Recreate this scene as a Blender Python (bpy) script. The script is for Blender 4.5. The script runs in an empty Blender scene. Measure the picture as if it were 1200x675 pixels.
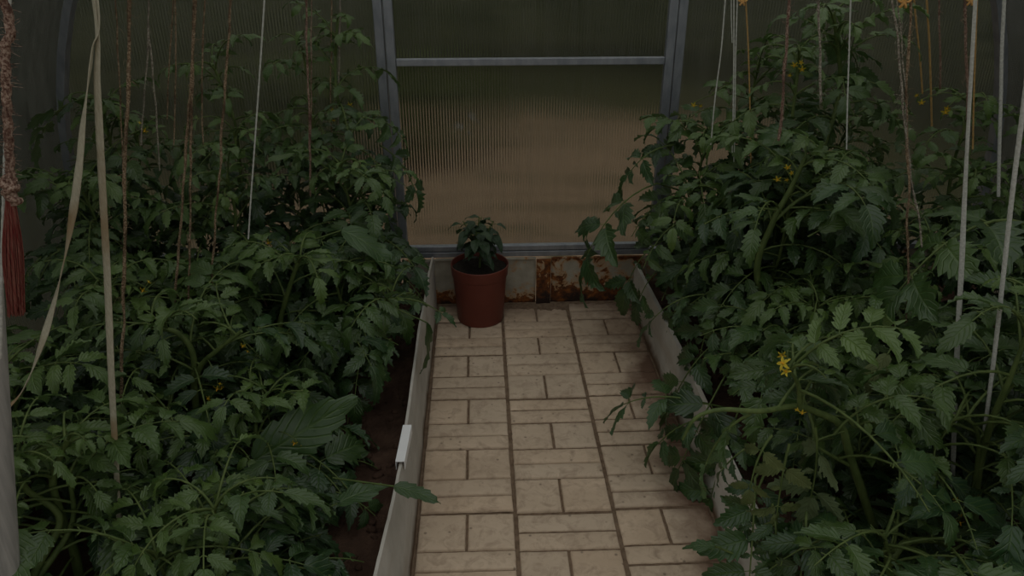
import bpy, bmesh, math, random
import numpy as np
from math import sin, cos, pi, radians, sqrt
from mathutils import Vector, noise as mnoise

SC = bpy.context.scene
COL = SC.collection
# ------------------------------------------------------------------ camera model (a 1.38 m high hand-held shot)
CAM_H, PITCH, YAW, FPX = 1.379, radians(26.3), radians(2.44), 905.0
FW = np.array([sin(YAW)*cos(PITCH), cos(YAW)*cos(PITCH), -sin(PITCH)])
RT = np.array([cos(YAW), -sin(YAW), 0.0])
UP = np.cross(RT, FW)
CAM = np.array([0, 0, CAM_H])

def at(px, py, Y):                     # world point at depth Y seen at a photo pixel
    d = FW + RT*(px-600)/FPX - UP*(py-337.5)/FPX
    return CAM + d*Y/d[1]

def atz(px, py, z):
    d = FW + RT*(px-600)/FPX - UP*(py-337.5)/FPX
    return CAM + d*(z-CAM_H)/d[2]

cam = bpy.data.cameras.new('camera')
cam.lens = FPX/1200*36
cam.sensor_width = 36
cam.clip_start = 0.02
co = bpy.data.objects.new('camera', cam)
co.location = (0, 0, CAM_H)
co.rotation_euler = (pi/2-PITCH, 0, -YAW)
COL.objects.link(co)
SC.camera = co

# ------------------------------------------------------------------ small helpers
def tag(o, label=None, cat=None, group=None, kind=None):
    if label: o['label'] = label
    if cat: o['category'] = cat
    if group: o['group'] = group
    if kind: o['kind'] = kind
    return o

def empty(name, loc, label=None, cat=None, group=None):
    o = bpy.data.objects.new(name, None)
    o.location = loc
    o.empty_display_size = .05
    COL.objects.link(o)
    return tag(o, label, cat, group)

def link(name, me, parent=None, origin=None):
    o = bpy.data.objects.new(name, me)
    if origin is not None:
        me.transform(__import__('mathutils').Matrix.Translation(-Vector(origin)))
        o.location = origin
    COL.objects.link(o)
    if parent is not None:
        o.parent = parent
        o.location = Vector(o.location)-Vector(parent.location)
    return o

class MB:
    """collects raw geometry (world coordinates) for one mesh object"""
    def __init__(s):
        s.v, s.f, s.m, s.uv, s.age, s.n = [], [], [], [], [], 0
    def add(s, V, F, mat=0, uv=None, age=0.0):
        V = np.asarray(V, float)
        F = np.asarray(F, int)
        s.v.append(V); s.f.append(F+s.n); s.m.append(np.full(len(F), mat))
        s.uv.append(np.zeros((len(V), 2)) if uv is None else np.asarray(uv, float))
        s.age.append(np.full(len(V), age) if np.isscalar(age) else age)
        s.n += len(V)
    def build(s, name, mats, parent=None, smooth=True, origin=None):
        V = np.vstack(s.v)
        faces = []
        for F in s.f: faces += F.tolist()
        me = bpy.data.meshes.new(name)
        me.from_pydata(V.tolist(), [], faces)
        for m in (mats if isinstance(mats, (list, tuple)) else [mats]): me.materials.append(m)
        me.polygons.foreach_set('material_index', np.concatenate(s.m).astype(np.int32))
        me.polygons.foreach_set('use_smooth', np.full(len(faces), bool(smooth)))
        uvl = me.uv_layers.new(name='UVMap')
        li = np.zeros(len(me.loops), np.int32); me.loops.foreach_get('vertex_index', li)
        uvl.data.foreach_set('uv', np.vstack(s.uv)[li].astype(np.float32).ravel())
        at_ = me.attributes.new('age', 'FLOAT', 'POINT')
        at_.data.foreach_set('value', np.concatenate(s.age).astype(np.float32))
        me.update()
        return link(name, me, parent, origin)
    # shapes -----------------------------------------------------------
    def tube(s, P, R, sides=8, mat=0, age=0.0, lobes=0, lobe=0.25, pitch=0.02, cap=True, rect=None):
        P = np.asarray(P, float); n = len(P)
        R = np.full(n, R) if np.isscalar(R) else np.asarray(R, float)
        T = np.gradient(P, axis=0); T /= np.linalg.norm(T, axis=1)[:, None]+1e-12
        a = np.array([0, 0, 1.0]) if abs(T[0][2]) < .9 else np.array([1.0, 0, 0])
        N = np.cross(T[0], a); N /= np.linalg.norm(N)
        ln = np.concatenate([[0], np.cumsum(np.linalg.norm(np.diff(P, axis=0), axis=1))])
        th = np.arange(sides)*2*pi/sides
        V = np.zeros((n, sides, 3)); uv = np.zeros((n, sides, 2))
        for i in range(n):
            N = N-T[i]*(N@T[i]); N /= np.linalg.norm(N)+1e-12
            B = np.cross(T[i], N)
            r = R[i]*np.ones(sides)
            if lobes: r = R[i]*(1-lobe+lobe*np.abs(np.cos(.5*lobes*(th+ln[i]/pitch*2*pi/lobes*1.0))))
            V[i] = P[i]+np.outer(r*np.cos(th), N)+np.outer(r*np.sin(th), B)
            uv[i, :, 0] = ln[i]; uv[i, :, 1] = th/(2*pi)
        i, j = np.meshgrid(np.arange(n-1), np.arange(sides), indexing='ij')
        a0 = i*sides+j; b0 = i*sides+(j+1) % sides
        F = np.stack([a0, b0, b0+sides, a0+sides], -1).reshape(-1, 4)
        s.add(V.reshape(-1, 3), F, mat, uv.reshape(-1, 2), age)
        if cap:
            for e, c in ((0, 0), (n-1, 1)):
                ring = V[e]; k = len(ring)
                vv = np.vstack([ring, P[e]])
                ff = [[q, (q+1) % k, k] if c else [(q+1) % k, q, k] for q in range(k)]
                s.add(vv, ff, mat, None, age)
    def box(s, c, d, mat=0, M=None):
        c = np.asarray(c, float); d = np.asarray(d, float)/2
        V = np.array([[x, y, z] for x in (-1, 1) for y in (-1, 1) for z in (-1, 1)])*d
        if M is not None: V = V@np.asarray(M).T
        F = [[0, 1, 3, 2], [4, 6, 7, 5], [0, 4, 5, 1], [2, 3, 7, 6], [0, 2, 6, 4], [1, 5, 7, 3]]
        s.add(V+c, F, mat)

def bevel(o, w, seg=2):
    m = o.modifiers.new('bevel', 'BEVEL'); m.width = w; m.segments = seg; m.limit_method = 'ANGLE'
    return o

def smoothcurve(P, n=24):                # Catmull-Rom through the points
    P = [np.asarray(p, float) for p in P]
    if len(P) == 2: return np.array([P[0]+(P[1]-P[0])*t for t in np.linspace(0, 1, n)])
    Q = [2*P[0]-P[1]]+P+[2*P[-1]-P[-2]]
    out = []
    segs = len(P)-1; per = max(2, n//segs)
    for i in range(segs):
        a, b, c, d = Q[i:i+4]
        for t in np.linspace(0, 1, per, endpoint=False):
            out.append(.5*((2*b)+(-a+c)*t+(2*a-5*b+4*c-d)*t*t+(-a+3*b-3*c+d)*t**3))
    out.append(P[-1])
    return np.array(out)

# ------------------------------------------------------------------ materials
class NT:
    def __init__(s, name):
        s.m = bpy.data.materials.new(name); s.m.use_nodes = True
        s.t = s.m.node_tree; s.t.nodes.clear()
        s.out = s.n('ShaderNodeOutputMaterial')
    def n(s, typ, **kw):
        nd = s.t.nodes.new(typ)
        for k, v in kw.items():
            if k.startswith('i_'):
                key = k[2:]
                nd.inputs[int(key) if key.isdigit() else key.replace('_', ' ')].default_value = v
            else: setattr(nd, k, v)
        return nd
    def l(s, a, b): s.t.links.new(a, b)
    def noise(s, scale, vec=None, detail=4, rough=.55, dist=0):
        nd = s.n('ShaderNodeTexNoise'); nd.inputs['Scale'].default_value = scale
        nd.inputs['Detail'].default_value = detail; nd.inputs['Roughness'].default_value = rough
        nd.inputs['Distortion'].default_value = dist
        if vec is not None: s.l(vec, nd.inputs['Vector'])
        return nd.outputs['Fac']
    def coord(s, kind='Object'): return s.n('ShaderNodeTexCoord').outputs[kind]
    def mapping(s, vec, scale=(1, 1, 1), loc=(0, 0, 0)):
        nd = s.n('ShaderNodeMapping'); nd.inputs['Scale'].default_value = scale; nd.inputs['Location'].default_value = loc
        s.l(vec, nd.inputs['Vector']); return nd.outputs[0]
    def ramp(s, fac, stops, interp='LINEAR'):
        nd = s.n('ShaderNodeValToRGB'); cr = nd.color_ramp; cr.interpolation = interp
        while len(cr.elements) < len(stops): cr.elements.new(.5)
        for e, (p, c) in zip(cr.elements, stops):
            e.position = p; e.color = (*c, 1) if len(c) == 3 else c
        s.l(fac, nd.inputs[0]); return nd.outputs['Color']
    def mix(s, fac, a, b, mode='MIX'):
        nd = s.n('ShaderNodeMix', data_type='RGBA', blend_type=mode)
        for sock, v in ((nd.inputs[0], fac), (nd.inputs[6], a), (nd.inputs[7], b)):
            if hasattr(v, 'default_value') or hasattr(v, 'links'): s.l(v, sock)
            elif isinstance(v, (int, float)): sock.default_value = v
            else: sock.default_value = (*v, 1) if len(v) == 3 else v
        return nd.outputs[2]
    def math(s, op, a, b=0.0, c=0.0):
        nd = s.n('ShaderNodeMath', operation=op)
        for i, v in enumerate((a, b, c)):
            if hasattr(v, 'links'): s.l(v, nd.inputs[i])
            else: nd.inputs[i].default_value = v
        return nd.outputs[0]
    def bump(s, h, strength=.3, dist=.01):
        nd = s.n('ShaderNodeBump'); nd.inputs['Strength'].default_value = strength
        nd.inputs['Distance'].default_value = dist; s.l(h, nd.inputs['Height']); return nd.outputs[0]
    def bsdf(s, color, rough=.6, spec=.4, metal=0, normal=None, **kw):
        nd = s.n('ShaderNodeBsdfPrincipled')
        for key, v in (('Base Color', color), ('Roughness', rough), ('Metallic', metal), ('Specular IOR Level', spec)):
            if hasattr(v, 'links'): s.l(v, nd.inputs[key])
            else: nd.inputs[key].default_value = (*v, 1) if isinstance(v, tuple) and len(v) == 3 else v
        for k, v in kw.items(): nd.inputs[k.replace('_', ' ')].default_value = v
        if normal is not None: s.l(normal, nd.inputs['Normal'])
        return nd.outputs[0]
    def done(s, sh): s.l(sh, s.out.inputs[0]); return s.m

def mat_plain(name, c1, c2, scale=30, rough=.6, spec=.3, metal=0, bump=.2, stretch=(1, 1, 1)):
    t = NT(name); v = t.mapping(t.coord(), stretch)
    f = t.noise(scale, v)
    c = t.ramp(f, [(.3, c1), (.7, c2)])
    return t.done(t.bsdf(c, rough, spec, metal, t.bump(f, bump, .003)))

def mat_twine(name, dark, mid, pale):
    t = NT(name); v = t.coord()
    a = t.noise(320, v, 3, .7); b = t.noise(26, v, 3, .6)
    c = t.ramp(a, [(.33, dark), (.47, mid), (.62, pale)])
    c = t.mix(t.ramp(b, [(.50, (0, 0, 0)), (.66, (.75, .75, .75))]), c, dark)
    return t.done(t.bsdf(c, .95, .05, 0, t.bump(a, .8, .002)))

def mat_leaf(name, dark, mid, young, rough=.45, spec=.4, trans=.22):
    t = NT(name)
    geo = t.n('ShaderNodeNewGeometry')
    rnd = geo.outputs['Random Per Island']
    ag = t.n('ShaderNodeAttribute', attribute_name='age').outputs['Fac']
    uv = t.n('ShaderNodeUVMap', uv_map='UVMap').outputs[0]
    sep = t.n('ShaderNodeSeparateXYZ'); t.l(uv, sep.inputs[0])
    u_, v_ = sep.outputs[0], sep.outputs[1]           # u along the blade, v across (-1..1)
    av = t.math('ABSOLUTE', v_)
    # side veins run obliquely forward from the midrib
    ph = t.math('SUBTRACT', t.math('MULTIPLY', u_, 7.0), t.math('MULTIPLY', av, 2.2))
    vein = t.math('ABSOLUTE', t.math('SUBTRACT', t.math('FRACT', ph), .5))
    vein = t.math('SMOOTH_MIN', t.math('MULTIPLY', vein, 6), t.math('MULTIPLY', av, 9.0), .2)
    vein = t.math('MINIMUM', t.math('MAXIMUM', vein, 0), 1)
    base = t.mix(rnd, dark, mid)
    base = t.mix(ag, base, young)
    nz = t.noise(55, t.coord())
    base = t.mix(t.math('MULTIPLY', nz, .55), base, t.mix(.5, base, (0, .01, 0)))
    base = t.mix(t.math('MULTIPLY', t.math('SUBTRACT', 1, vein), .3), base, young)
    back = t.mix(.45, base, (.16, .22, .12))
    col = t.mix(geo.outputs['Backfacing'], base, back)
    h = t.math('ADD', t.math('MULTIPLY', vein, 1.0), t.math('MULTIPLY', nz, .6))
    nrm = t.bump(h, .5, .003)
    p = t.bsdf(col, rough, spec, 0, nrm)
    tr = t.n('ShaderNodeBsdfTranslucent')
    t.l(t.mix(.5, col, (.1, .22, .02)), tr.inputs[0]); t.l(nrm, tr.inputs[1])
    mx = t.n('ShaderNodeMixShader'); mx.inputs[0].default_value = trans
    t.l(p, mx.inputs[1]); t.l(tr.outputs[0], mx.inputs[2])
    return t.done(mx.outputs[0])

M = {}
M['leaf'] = mat_leaf('tomato_leaf', (.016, .042, .016), (.035, .084, .029), (.125, .205, .038), .37, .65)
M['leaf_wilt'] = mat_leaf('wilting_tomato_leaf', (.085, .115, .045), (.13, .16, .06), (.17, .20, .07), .6, .3)
M['pepper'] = mat_leaf('pepper_leaf', (.016, .035, .018), (.032, .060, .028), (.06, .10, .03), .4, .4, .12)
M['weed'] = mat_leaf('shrub_leaf', (.014, .020, .011), (.028, .036, .016), (.17, .20, .045), .6, .2, .2)
M['stem'] = mat_plain('tomato_stem', (.055, .085, .022), (.115, .155, .045), 60, .6, .25, 0, .25, (1, 1, .3))
M['petal'] = mat_plain('yellow_petal', (.42, .32, .02), (.60, .47, .05), 40, .6, .2)
M['cone'] = mat_plain('orange_anther', (.60, .28, .02), (.7, .4, .03), 40, .6, .2)
M['white'] = mat_plain('white_string', (.42, .42, .38), (.62, .62, .57), 220, .85, .1, 0, .4)
M['twine'] = mat_twine('brown_jute', (0.05, 0.03, 0.018), (0.2, 0.13, 0.075), (0.46, 0.36, 0.25))
M['grey_twine'] = mat_twine('weathered_grey_jute', (0.08, 0.065, 0.05), (0.24, 0.2, 0.155), (0.52, 0.48, 0.4))
M['tan'] = mat_plain('tan_cord', (.34, .20, .07), (.50, .32, .13), 160, .85, .1, 0, .4)
M['red_twine'] = mat_twine('reddish_jute', (0.06, 0.028, 0.022), (0.19, 0.105, 0.075), (0.42, 0.33, 0.26))
M['orange'] = mat_plain('orange_tie', (.50, .24, .06), (.66, .40, .16), 60, .8, .1)
def mat_cloth():
    t = NT('cream_cloth_strip'); v = t.coord()
    c = t.ramp(t.noise(90, t.mapping(v, (6, 6, 1))), [(.3, (.40, .36, .26)), (.7, (.56, .52, .40))])
    c = t.mix(t.ramp(t.noise(5, v, 4), [(.48, (0, 0, 0)), (.62, (.85, .85, .85))]), c, (.30, .20, .10))   # water stains
    return t.done(t.bsdf(c, .9, .1, 0, t.bump(t.noise(300, v), .5, .002)))
M['cloth'] = mat_cloth()
M['rope'] = mat_twine('thick_brown_rope', (0.06, 0.03, 0.024), (0.2, 0.115, 0.085), (0.42, 0.31, 0.24))
M['tassel'] = mat_plain('faded_red_fibre', (.16, .022, .022), (.26, .115, .085), 90, .95, .05, 0, .8, (6, 6, .4))
M['steel'] = mat_plain('galvanised_steel', (.20, .215, .24), (.30, .315, .34), 40, .42, .5, .55, .08, (1, 1, .4))
M['post'] = mat_plain('weathered_grey_post', (.26, .25, .23), (.38, .36, .33), 30, .7, .3, .2, .3, (4, 4, .3))
M['wire'] = mat_plain('steel_wire', (.3, .3, .3), (.4, .4, .4), 60, .4, .5, .8, .05)
M['plastic'] = mat_plain('white_plastic', (.72, .72, .72), (.80, .80, .80), 20, .45, .5, 0, .02)
M['peat'] = mat_plain('potting_soil', (.012, .010, .008), (.035, .028, .022), 120, .95, .1, 0, .9)

def mat_board():
    t = NT('cement_board'); v = t.coord()
    f = t.noise(9, v, 6, .6); g = t.noise(3, t.mapping(v, (1, .5, 6)), 4)
    c = t.ramp(f, [(.3, (.37, .345, .30)), (.65, (.50, .47, .42))])
    c = t.mix(t.ramp(g, [(.5, (0, 0, 0)), (.75, (.7, .7, .7))]), c, (.33, .27, .21))
    sp = t.n('ShaderNodeSeparateXYZ'); t.l(t.coord(), sp.inputs[0])
    low = t.math('ADD', sp.outputs[2], t.math('MULTIPLY', t.noise(14, v), .05))
    dirt = t.ramp(low, [(.028, (1, 1, 1)), (.06, (0, 0, 0))])      # splashed soil along the foot
    c = t.mix(dirt, c, (.12, .075, .045))
    return t.done(t.bsdf(c, .85, .2, 0, t.bump(t.noise(80, v, 6), .25, .003)))
M['board'] = mat_board()

def mat_paver():
    t = NT('cast_concrete_paver'); v = t.coord()
    geo = t.n('ShaderNodeNewGeometry').outputs['Random Per Island']
    f = t.noise(7, v, 8, .65); g = t.noise(28, v, 6, .65, .6); k = t.noise(2.3, v, 3)
    c = t.ramp(f, [(.28, (.46, .34, .235)), (.72, (.66, .51, .37))])
    c = t.mix(t.math('MULTIPLY', geo, .5), c, (.52, .43, .33))
    c = t.mix(t.ramp(g, [(.47, (0, 0, 0)), (.76, (.8, .8, .8))]), c, (.27, .19, .13))
    c = t.mix(t.ramp(k, [(.5, (0, 0, 0)), (.72, (.45, .45, .45))]), c, (.33, .24, .165))
    sp = t.n('ShaderNodeSeparateXYZ'); t.l(v, sp.inputs[0])
    nx = t.noise(6, v, 5, .6)
    # soil trodden along the right board and washed in at the threshold
    e = t.math('ADD', sp.outputs[0], t.math('MULTIPLY', t.math('SUBTRACT', nx, .5), .35))
    c = t.mix(t.ramp(e, [(.44, (0, 0, 0)), (.56, (.95, .95, .95))]), c, (.125, .070, .045))
    e2 = t.math('ADD', t.math('SUBTRACT', sp.outputs[1], 1.9), t.math('MULTIPLY', t.math('SUBTRACT', nx, .5), .3))
    c = t.mix(t.ramp(e2, [(.62, (0, 0, 0)), (.78, (.8, .8, .8))]), c, (.14, .09, .06))
    pit = t.n('ShaderNodeTexVoronoi'); pit.inputs['Scale'].default_value = 24; t.l(v, pit.inputs['Vector'])
    c = t.mix(t.ramp(pit.outputs['Distance'], [(.05, (.7, .7, .7)), (.12, (0, 0, 0))]), c, (.15, .11, .08))
    h = t.math('ADD', t.math('MULTIPLY', g, .7), t.math('MULTIPLY', t.noise(120, v, 4), .3))
    return t.done(t.bsdf(c, .88, .2, 0, t.bump(h, .35, .004)))
M['paver'] = mat_paver()
M['joint'] = mat_plain('sandy_joint_dirt', (.12, .080, .052), (.22, .155, .105), 60, .95, .1, 0, .8)

def mat_soil(name, a, b, scale=14):
    t = NT(name); v = t.coord()
    f = t.noise(scale, v, 8, .7); g = t.noise(scale*7, v, 5, .7)
    c = t.ramp(f, [(.3, a), (.7, b)])
    c = t.mix(t.ramp(g, [(.62, (0, 0, 0)), (.8, (.5, .5, .5))]), c, (.16, .12, .09))
    return t.done(t.bsdf(c, .95, .1, 0, t.bump(t.math('ADD', f, t.math('MULTIPLY', g, .5)), .9, .012)))
M['soil'] = mat_soil('bed_soil', (.036, .020, .014), (.110, .066, .046))

def mat_yard():
    t = NT('yard_ground'); v = t.coord()
    f = t.noise(.9, v, 6, .62, .4); f3 = t.noise(2.6, v, 4, .6); g = t.noise(9, v, 6, .7)
    soil = t.ramp(g, [(.3, (.23, .155, .10)), (.7, (.44, .31, .205))])
    grass = t.ramp(g, [(.3, (.045, .052, .020)), (.7, (.105, .10, .045))])
    sp = t.n('ShaderNodeSeparateXYZ'); t.l(v, sp.inputs[0])
    e = t.math('ADD', t.math('SUBTRACT', sp.outputs[1], 5.1), t.math('MULTIPLY', t.math('SUBTRACT', f, .5), 5.0))
    fac = t.ramp(t.math('MULTIPLY', e, .3), [(0, (0, 0, 0)), (.35, (1, 1, 1))])
    e2 = t.math('MULTIPLY', t.math('SUBTRACT', t.math('ABSOLUTE', t.math('SUBTRACT', sp.outputs[0], .35)), 1.6), .8)
    fac = t.mix(1.0, fac, t.ramp(t.math('ADD', e2, t.math('MULTIPLY', f, .4)), [(0, (0, 0, 0)), (.6, (1, 1, 1))]), 'LIGHTEN')
    fac = t.mix(1.0, fac, t.ramp(f3, [(.54, (0, 0, 0)), (.66, (.8, .8, .8))]), 'LIGHTEN')
    return t.done(t.bsdf(t.mix(fac, soil, grass), .95, .1, 0, t.bump(g, .8, .05)))
M['yard'] = mat_yard()

def mat_rust(name, amount, seed):
    t = NT(name); v = t.mapping(t.coord(), (1, 1, 1), (seed, 0, 0))
    paint = t.ramp(t.noise(18, v, 6), [(.3, (.25, .225, .175)), (.7, (.40, .365, .29))])
    n = t.noise(17, v, 7, .62, .5)
    sp = t.n('ShaderNodeSeparateXYZ'); t.l(t.coord(), sp.inputs[0])
    lowf = t.math('MULTIPLY', t.math('SUBTRACT', .075, sp.outputs[2]), 5.0)      # flaked off along the foot
    lowf = t.math('MAXIMUM', lowf, t.math('MULTIPLY', t.math('SUBTRACT', sp.outputs[2], .165), 2.2))
    r = t.math('ADD', t.math('ADD', n, amount), t.math('MAXIMUM', lowf, 0))
    rust = t.ramp(t.noise(45, v, 6, .7), [(.3, (.035, .017, .010)), (.5, (.12, .04, .012)), (.72, (.30, .105, .022))])
    halo = t.ramp(r, [(.50, (0, 0, 0)), (.60, (.75, .75, .75))])
    c = t.mix(halo, paint, (.42, .20, .06))
    c = t.mix(t.ramp(r, [(.575, (0, 0, 0)), (.61, (1, 1, 1))]), c, rust)
    c = t.mix(t.ramp(r, [(.74, (0, 0, 0)), (.86, (1, 1, 1))]), c, (.028, .016, .011))
    return t.done(t.bsdf(c, .85, .25, 0, t.bump(r, .6, .006)))
M['rust'] = mat_rust('peeling_painted_steel', .04, 3.1)
M['rust_less'] = mat_rust('white_painted_steel', -.06, 1.3)
M['rust_post'] = mat_rust('heavily_rusted_steel', .17, 7.7)

def mat_pot():
    t = NT('terracotta_plastic'); v = t.coord()
    f = t.noise(12, v, 5)
    c = t.ramp(f, [(.3, (.125, .028, .018)), (.7, (.155, .036, .022))])
    return t.done(t.bsdf(c, .5, .4, 0, t.bump(t.noise(160, v), .05, .002)))
M['pot'] = mat_pot()

def mat_poly(name, pale_patch=False, dust=.26):
    t = NT(name); v = t.coord()
    sp = t.n('ShaderNodeSeparateXYZ'); t.l(v, sp.inputs[0])
    run = t.math('ADD', sp.outputs[0], sp.outputs[1])
    rib = t.math('SINE', t.math('MULTIPLY', run, 2*pi/.010))
    nrm = t.bump(rib, .7, .0018)
    rf = t.n('ShaderNodeBsdfRefraction'); rf.inputs['Roughness'].default_value = .16; rf.inputs['IOR'].default_value = 1.16
    rf.inputs['Color'].default_value = (.81, .81, .78, 1); t.l(nrm, rf.inputs['Normal'])
    gl = t.n('ShaderNodeBsdfGlossy'); gl.inputs['Roughness'].default_value = .22; t.l(nrm, gl.inputs['Normal'])
    gl.inputs['Color'].default_value = (.9, .92, .95, 1)
    df = t.n('ShaderNodeBsdfDiffuse')
    streak = t.noise(5, t.mapping(v, (8, 8, .6)), 4)
    dustc = t.ramp(streak, [(.3, (.12, .122, .10)), (.7, (.21, .21, .175))])
    t.l(dustc, df.inputs[0])
    tl = t.n('ShaderNodeBsdfTranslucent'); tl.inputs[0].default_value = (.31, .31, .28, 1)
    dm = t.n('ShaderNodeMixShader'); dm.inputs[0].default_value = .0 if pale_patch else .45
    t.l(df.outputs[0], dm.inputs[1]); t.l(tl.outputs[0], dm.inputs[2])
    m1 = t.n('ShaderNodeMixShader'); m1.inputs[0].default_value = .035
    t.l(rf.outputs[0], m1.inputs[1]); t.l(gl.outputs[0], m1.inputs[2])
    m2 = t.n('ShaderNodeMixShader')
    fac = t.math('MULTIPLY', streak, .16 if pale_patch else dust)
    if pale_patch:                                   # a small pale mottled patch in the sheet's colour
        c = at(548, 150, 2.66)
        dv = t.n('ShaderNodeVectorMath', operation='DISTANCE'); dv.inputs[1].default_value = (c[0], c[1], c[2])
        t.l(v, dv.inputs[0])
        near = t.math('MAXIMUM', t.math('SUBTRACT', 1, t.math('DIVIDE', dv.outputs['Value'], .065)), 0)
        sm = t.math('MULTIPLY', near, t.ramp(t.noise(42, t.mapping(v, (1, 1, .8)), 3), [(.52, (0, 0, 0)), (.62, (1, 1, 1))]))
        fac = t.math('MINIMUM', t.math('ADD', fac, t.math('MULTIPLY', sm, .55)), 1)
        t.l(t.mix(t.math('MINIMUM', sm, 1), dustc, (.55, .58, .6)), df.inputs[0])
    t.l(fac, m2.inputs[0]); t.l(m1.outputs[0], m2.inputs[1]); t.l(dm.outputs[0], m2.inputs[2])
    return t.done(m2.outputs[0])
M['poly'] = mat_poly('twin_wall_polycarbonate')
M['poly_side'] = mat_poly('dusty_twin_wall_polycarbonate', False, .62)
M['poly_door'] = mat_poly('door_polycarbonate', True)

# ------------------------------------------------------------------ setting
CX = .217                                        # greenhouse axis
WALL_Y = 2.68
def half(z): return 1.66 if z < .45 else 1.66*sqrt(max(0, 1-((z-.45)/1.65)**2))
XL, XR = -.174, .574                             # path edges
COLS = [XL, .072, .324, XR]

def paving():
    mb = MB()
    rng = random.Random(4)
    rows = [WALL_Y-.02-.002-.252*k for k in range(0, 12)]
    yjs = [.49, .745, .998, 1.251, 1.505, 1.763, 2.014, 2.277, 2.512, 2.765]
    for ci in range(3):
        x0, x1 = COLS[ci], COLS[ci+1]
        off = [(.0), (-.006), (.004)][ci]
        for ri in range(len(yjs)-1):
            y0, y1 = yjs[ri]+off, yjs[ri+1]+off
            ym = (y0+y1)/2
            dz = rng.uniform(-.002, .003); rz = rng.uniform(-.006, .006)
            cx, cy = (x0+x1)/2, ym
            sq_back = ci != 1
            sb = (ym, y1) if sq_back else (y0, ym)
            st = (y0, ym) if sq_back else (ym, y1)
            cells = []
            xm = cx+rng.uniform(-.004, .004)
            cells += [(x0, xm, *sb), (xm, x1, *sb)]
            sm = (st[0]+st[1])/2+rng.uniform(-.003, .003)
            cells += [(x0, x1, st[0], sm), (x0, x1, sm, st[1])]
            for (a, b, c, d) in cells:
                d = min(d, WALL_Y-.035)
                if d-c < .01: continue
                def g(edge, outer): return .0045 if edge in outer else .0026
                ga, gb = (.0048 if a == x0 else .0028), (.0048 if b == x1 else .0028)
                gc, gd = (.0048 if c in (y0,) else .0026), (.0048 if d == y1 else .0026)
                X0, X1, Y0, Y1 = a+ga, b-gb, c+gc, d-gd
                nx = max(3, int((X1-X0)/.012)); ny = max(3, int((Y1-Y0)/.012))
                bev = .004
                xs = np.concatenate([[X0, X0+bev*.35, X0+bev], np.linspace(X0+bev, X1-bev, nx)[1:-1], [X1-bev, X1-bev*.35, X1]])
                ys = np.concatenate([[Y0, Y0+bev*.35, Y0+bev], np.linspace(Y0+bev, Y1-bev, ny)[1:-1], [Y1-bev, Y1-bev*.35, Y1]])
                gx, gy = np.meshgrid(xs, ys, indexing='ij')
                ex = np.minimum(np.minimum(gx-X0, X1-gx), bev)/bev
                ey = np.minimum(np.minimum(gy-Y0, Y1-gy), bev)/bev
                e = np.minimum(ex, ey)
                z = -.0075+.0075*np.sqrt(np.clip(1-(1-e)**2, 0, 1))+dz+rng.uniform(-.0008, .0008)
                for i in range(gx.shape[0]):
                    for j in range(gx.shape[1]):
                        q = Vector((gx[i, j]*40, gy[i, j]*40, 0))
                        w = mnoise.noise(q)
                        z[i, j] += .0009*w
                        if e[i, j] < .9:
                            gx[i, j] += .0012*mnoise.noise(q*1.7+Vector((7, 0, 0)))
                            gy[i, j] += .0012*mnoise.noise(q*1.7+Vector((0, 9, 3)))
                # slab sits a touch skewed
                rx = gx-cx; ry = gy-cy
                gx2 = cx+rx*cos(rz)-ry*sin(rz); gy2 = cy+rx*sin(rz)+ry*cos(rz)
                V = np.stack([gx2, gy2, z], -1).reshape(-1, 3)
                n2 = gx.shape[1]
                i, j = np.meshgrid(np.arange(gx.shape[0]-1), np.arange(n2-1), indexing='ij')
                a0 = (i*n2+j).ravel()
                mb.add(V, np.stack([a0, a0+n2, a0+n2+1, a0+1], -1))
    # the sandy bed showing in the joints
    xs = np.linspace(XL-.03, XR+.05, 60); ys = np.linspace(.45, WALL_Y-.02, 160)
    gx, gy = np.meshgrid(xs, ys, indexing='ij')
    z = np.array([[-.0055+.0018*mnoise.noise(Vector((a*60, b*60, 5)))+(.010*max(0, (b-2.56)/.09) if b > 2.56 else 0) for a, b in zip(r1, r2)] for r1, r2 in zip(gx, gy)])
    n2 = len(ys); i, j = np.meshgrid(np.arange(len(xs)-1), np.arange(n2-1), indexing='ij'); a0 = (i*n2+j).ravel()
    mb.add(np.stack([gx, gy, z], -1).reshape(-1, 3), np.stack([a0, a0+n2, a0+n2+1, a0+1], -1), 1)
    o = mb.build('floor', [M['paver'], M['joint']])
    tag(o, 'beige concrete pavers cast in a brick pattern, forming the path between the beds', 'path', kind='structure')
paving()

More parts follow.
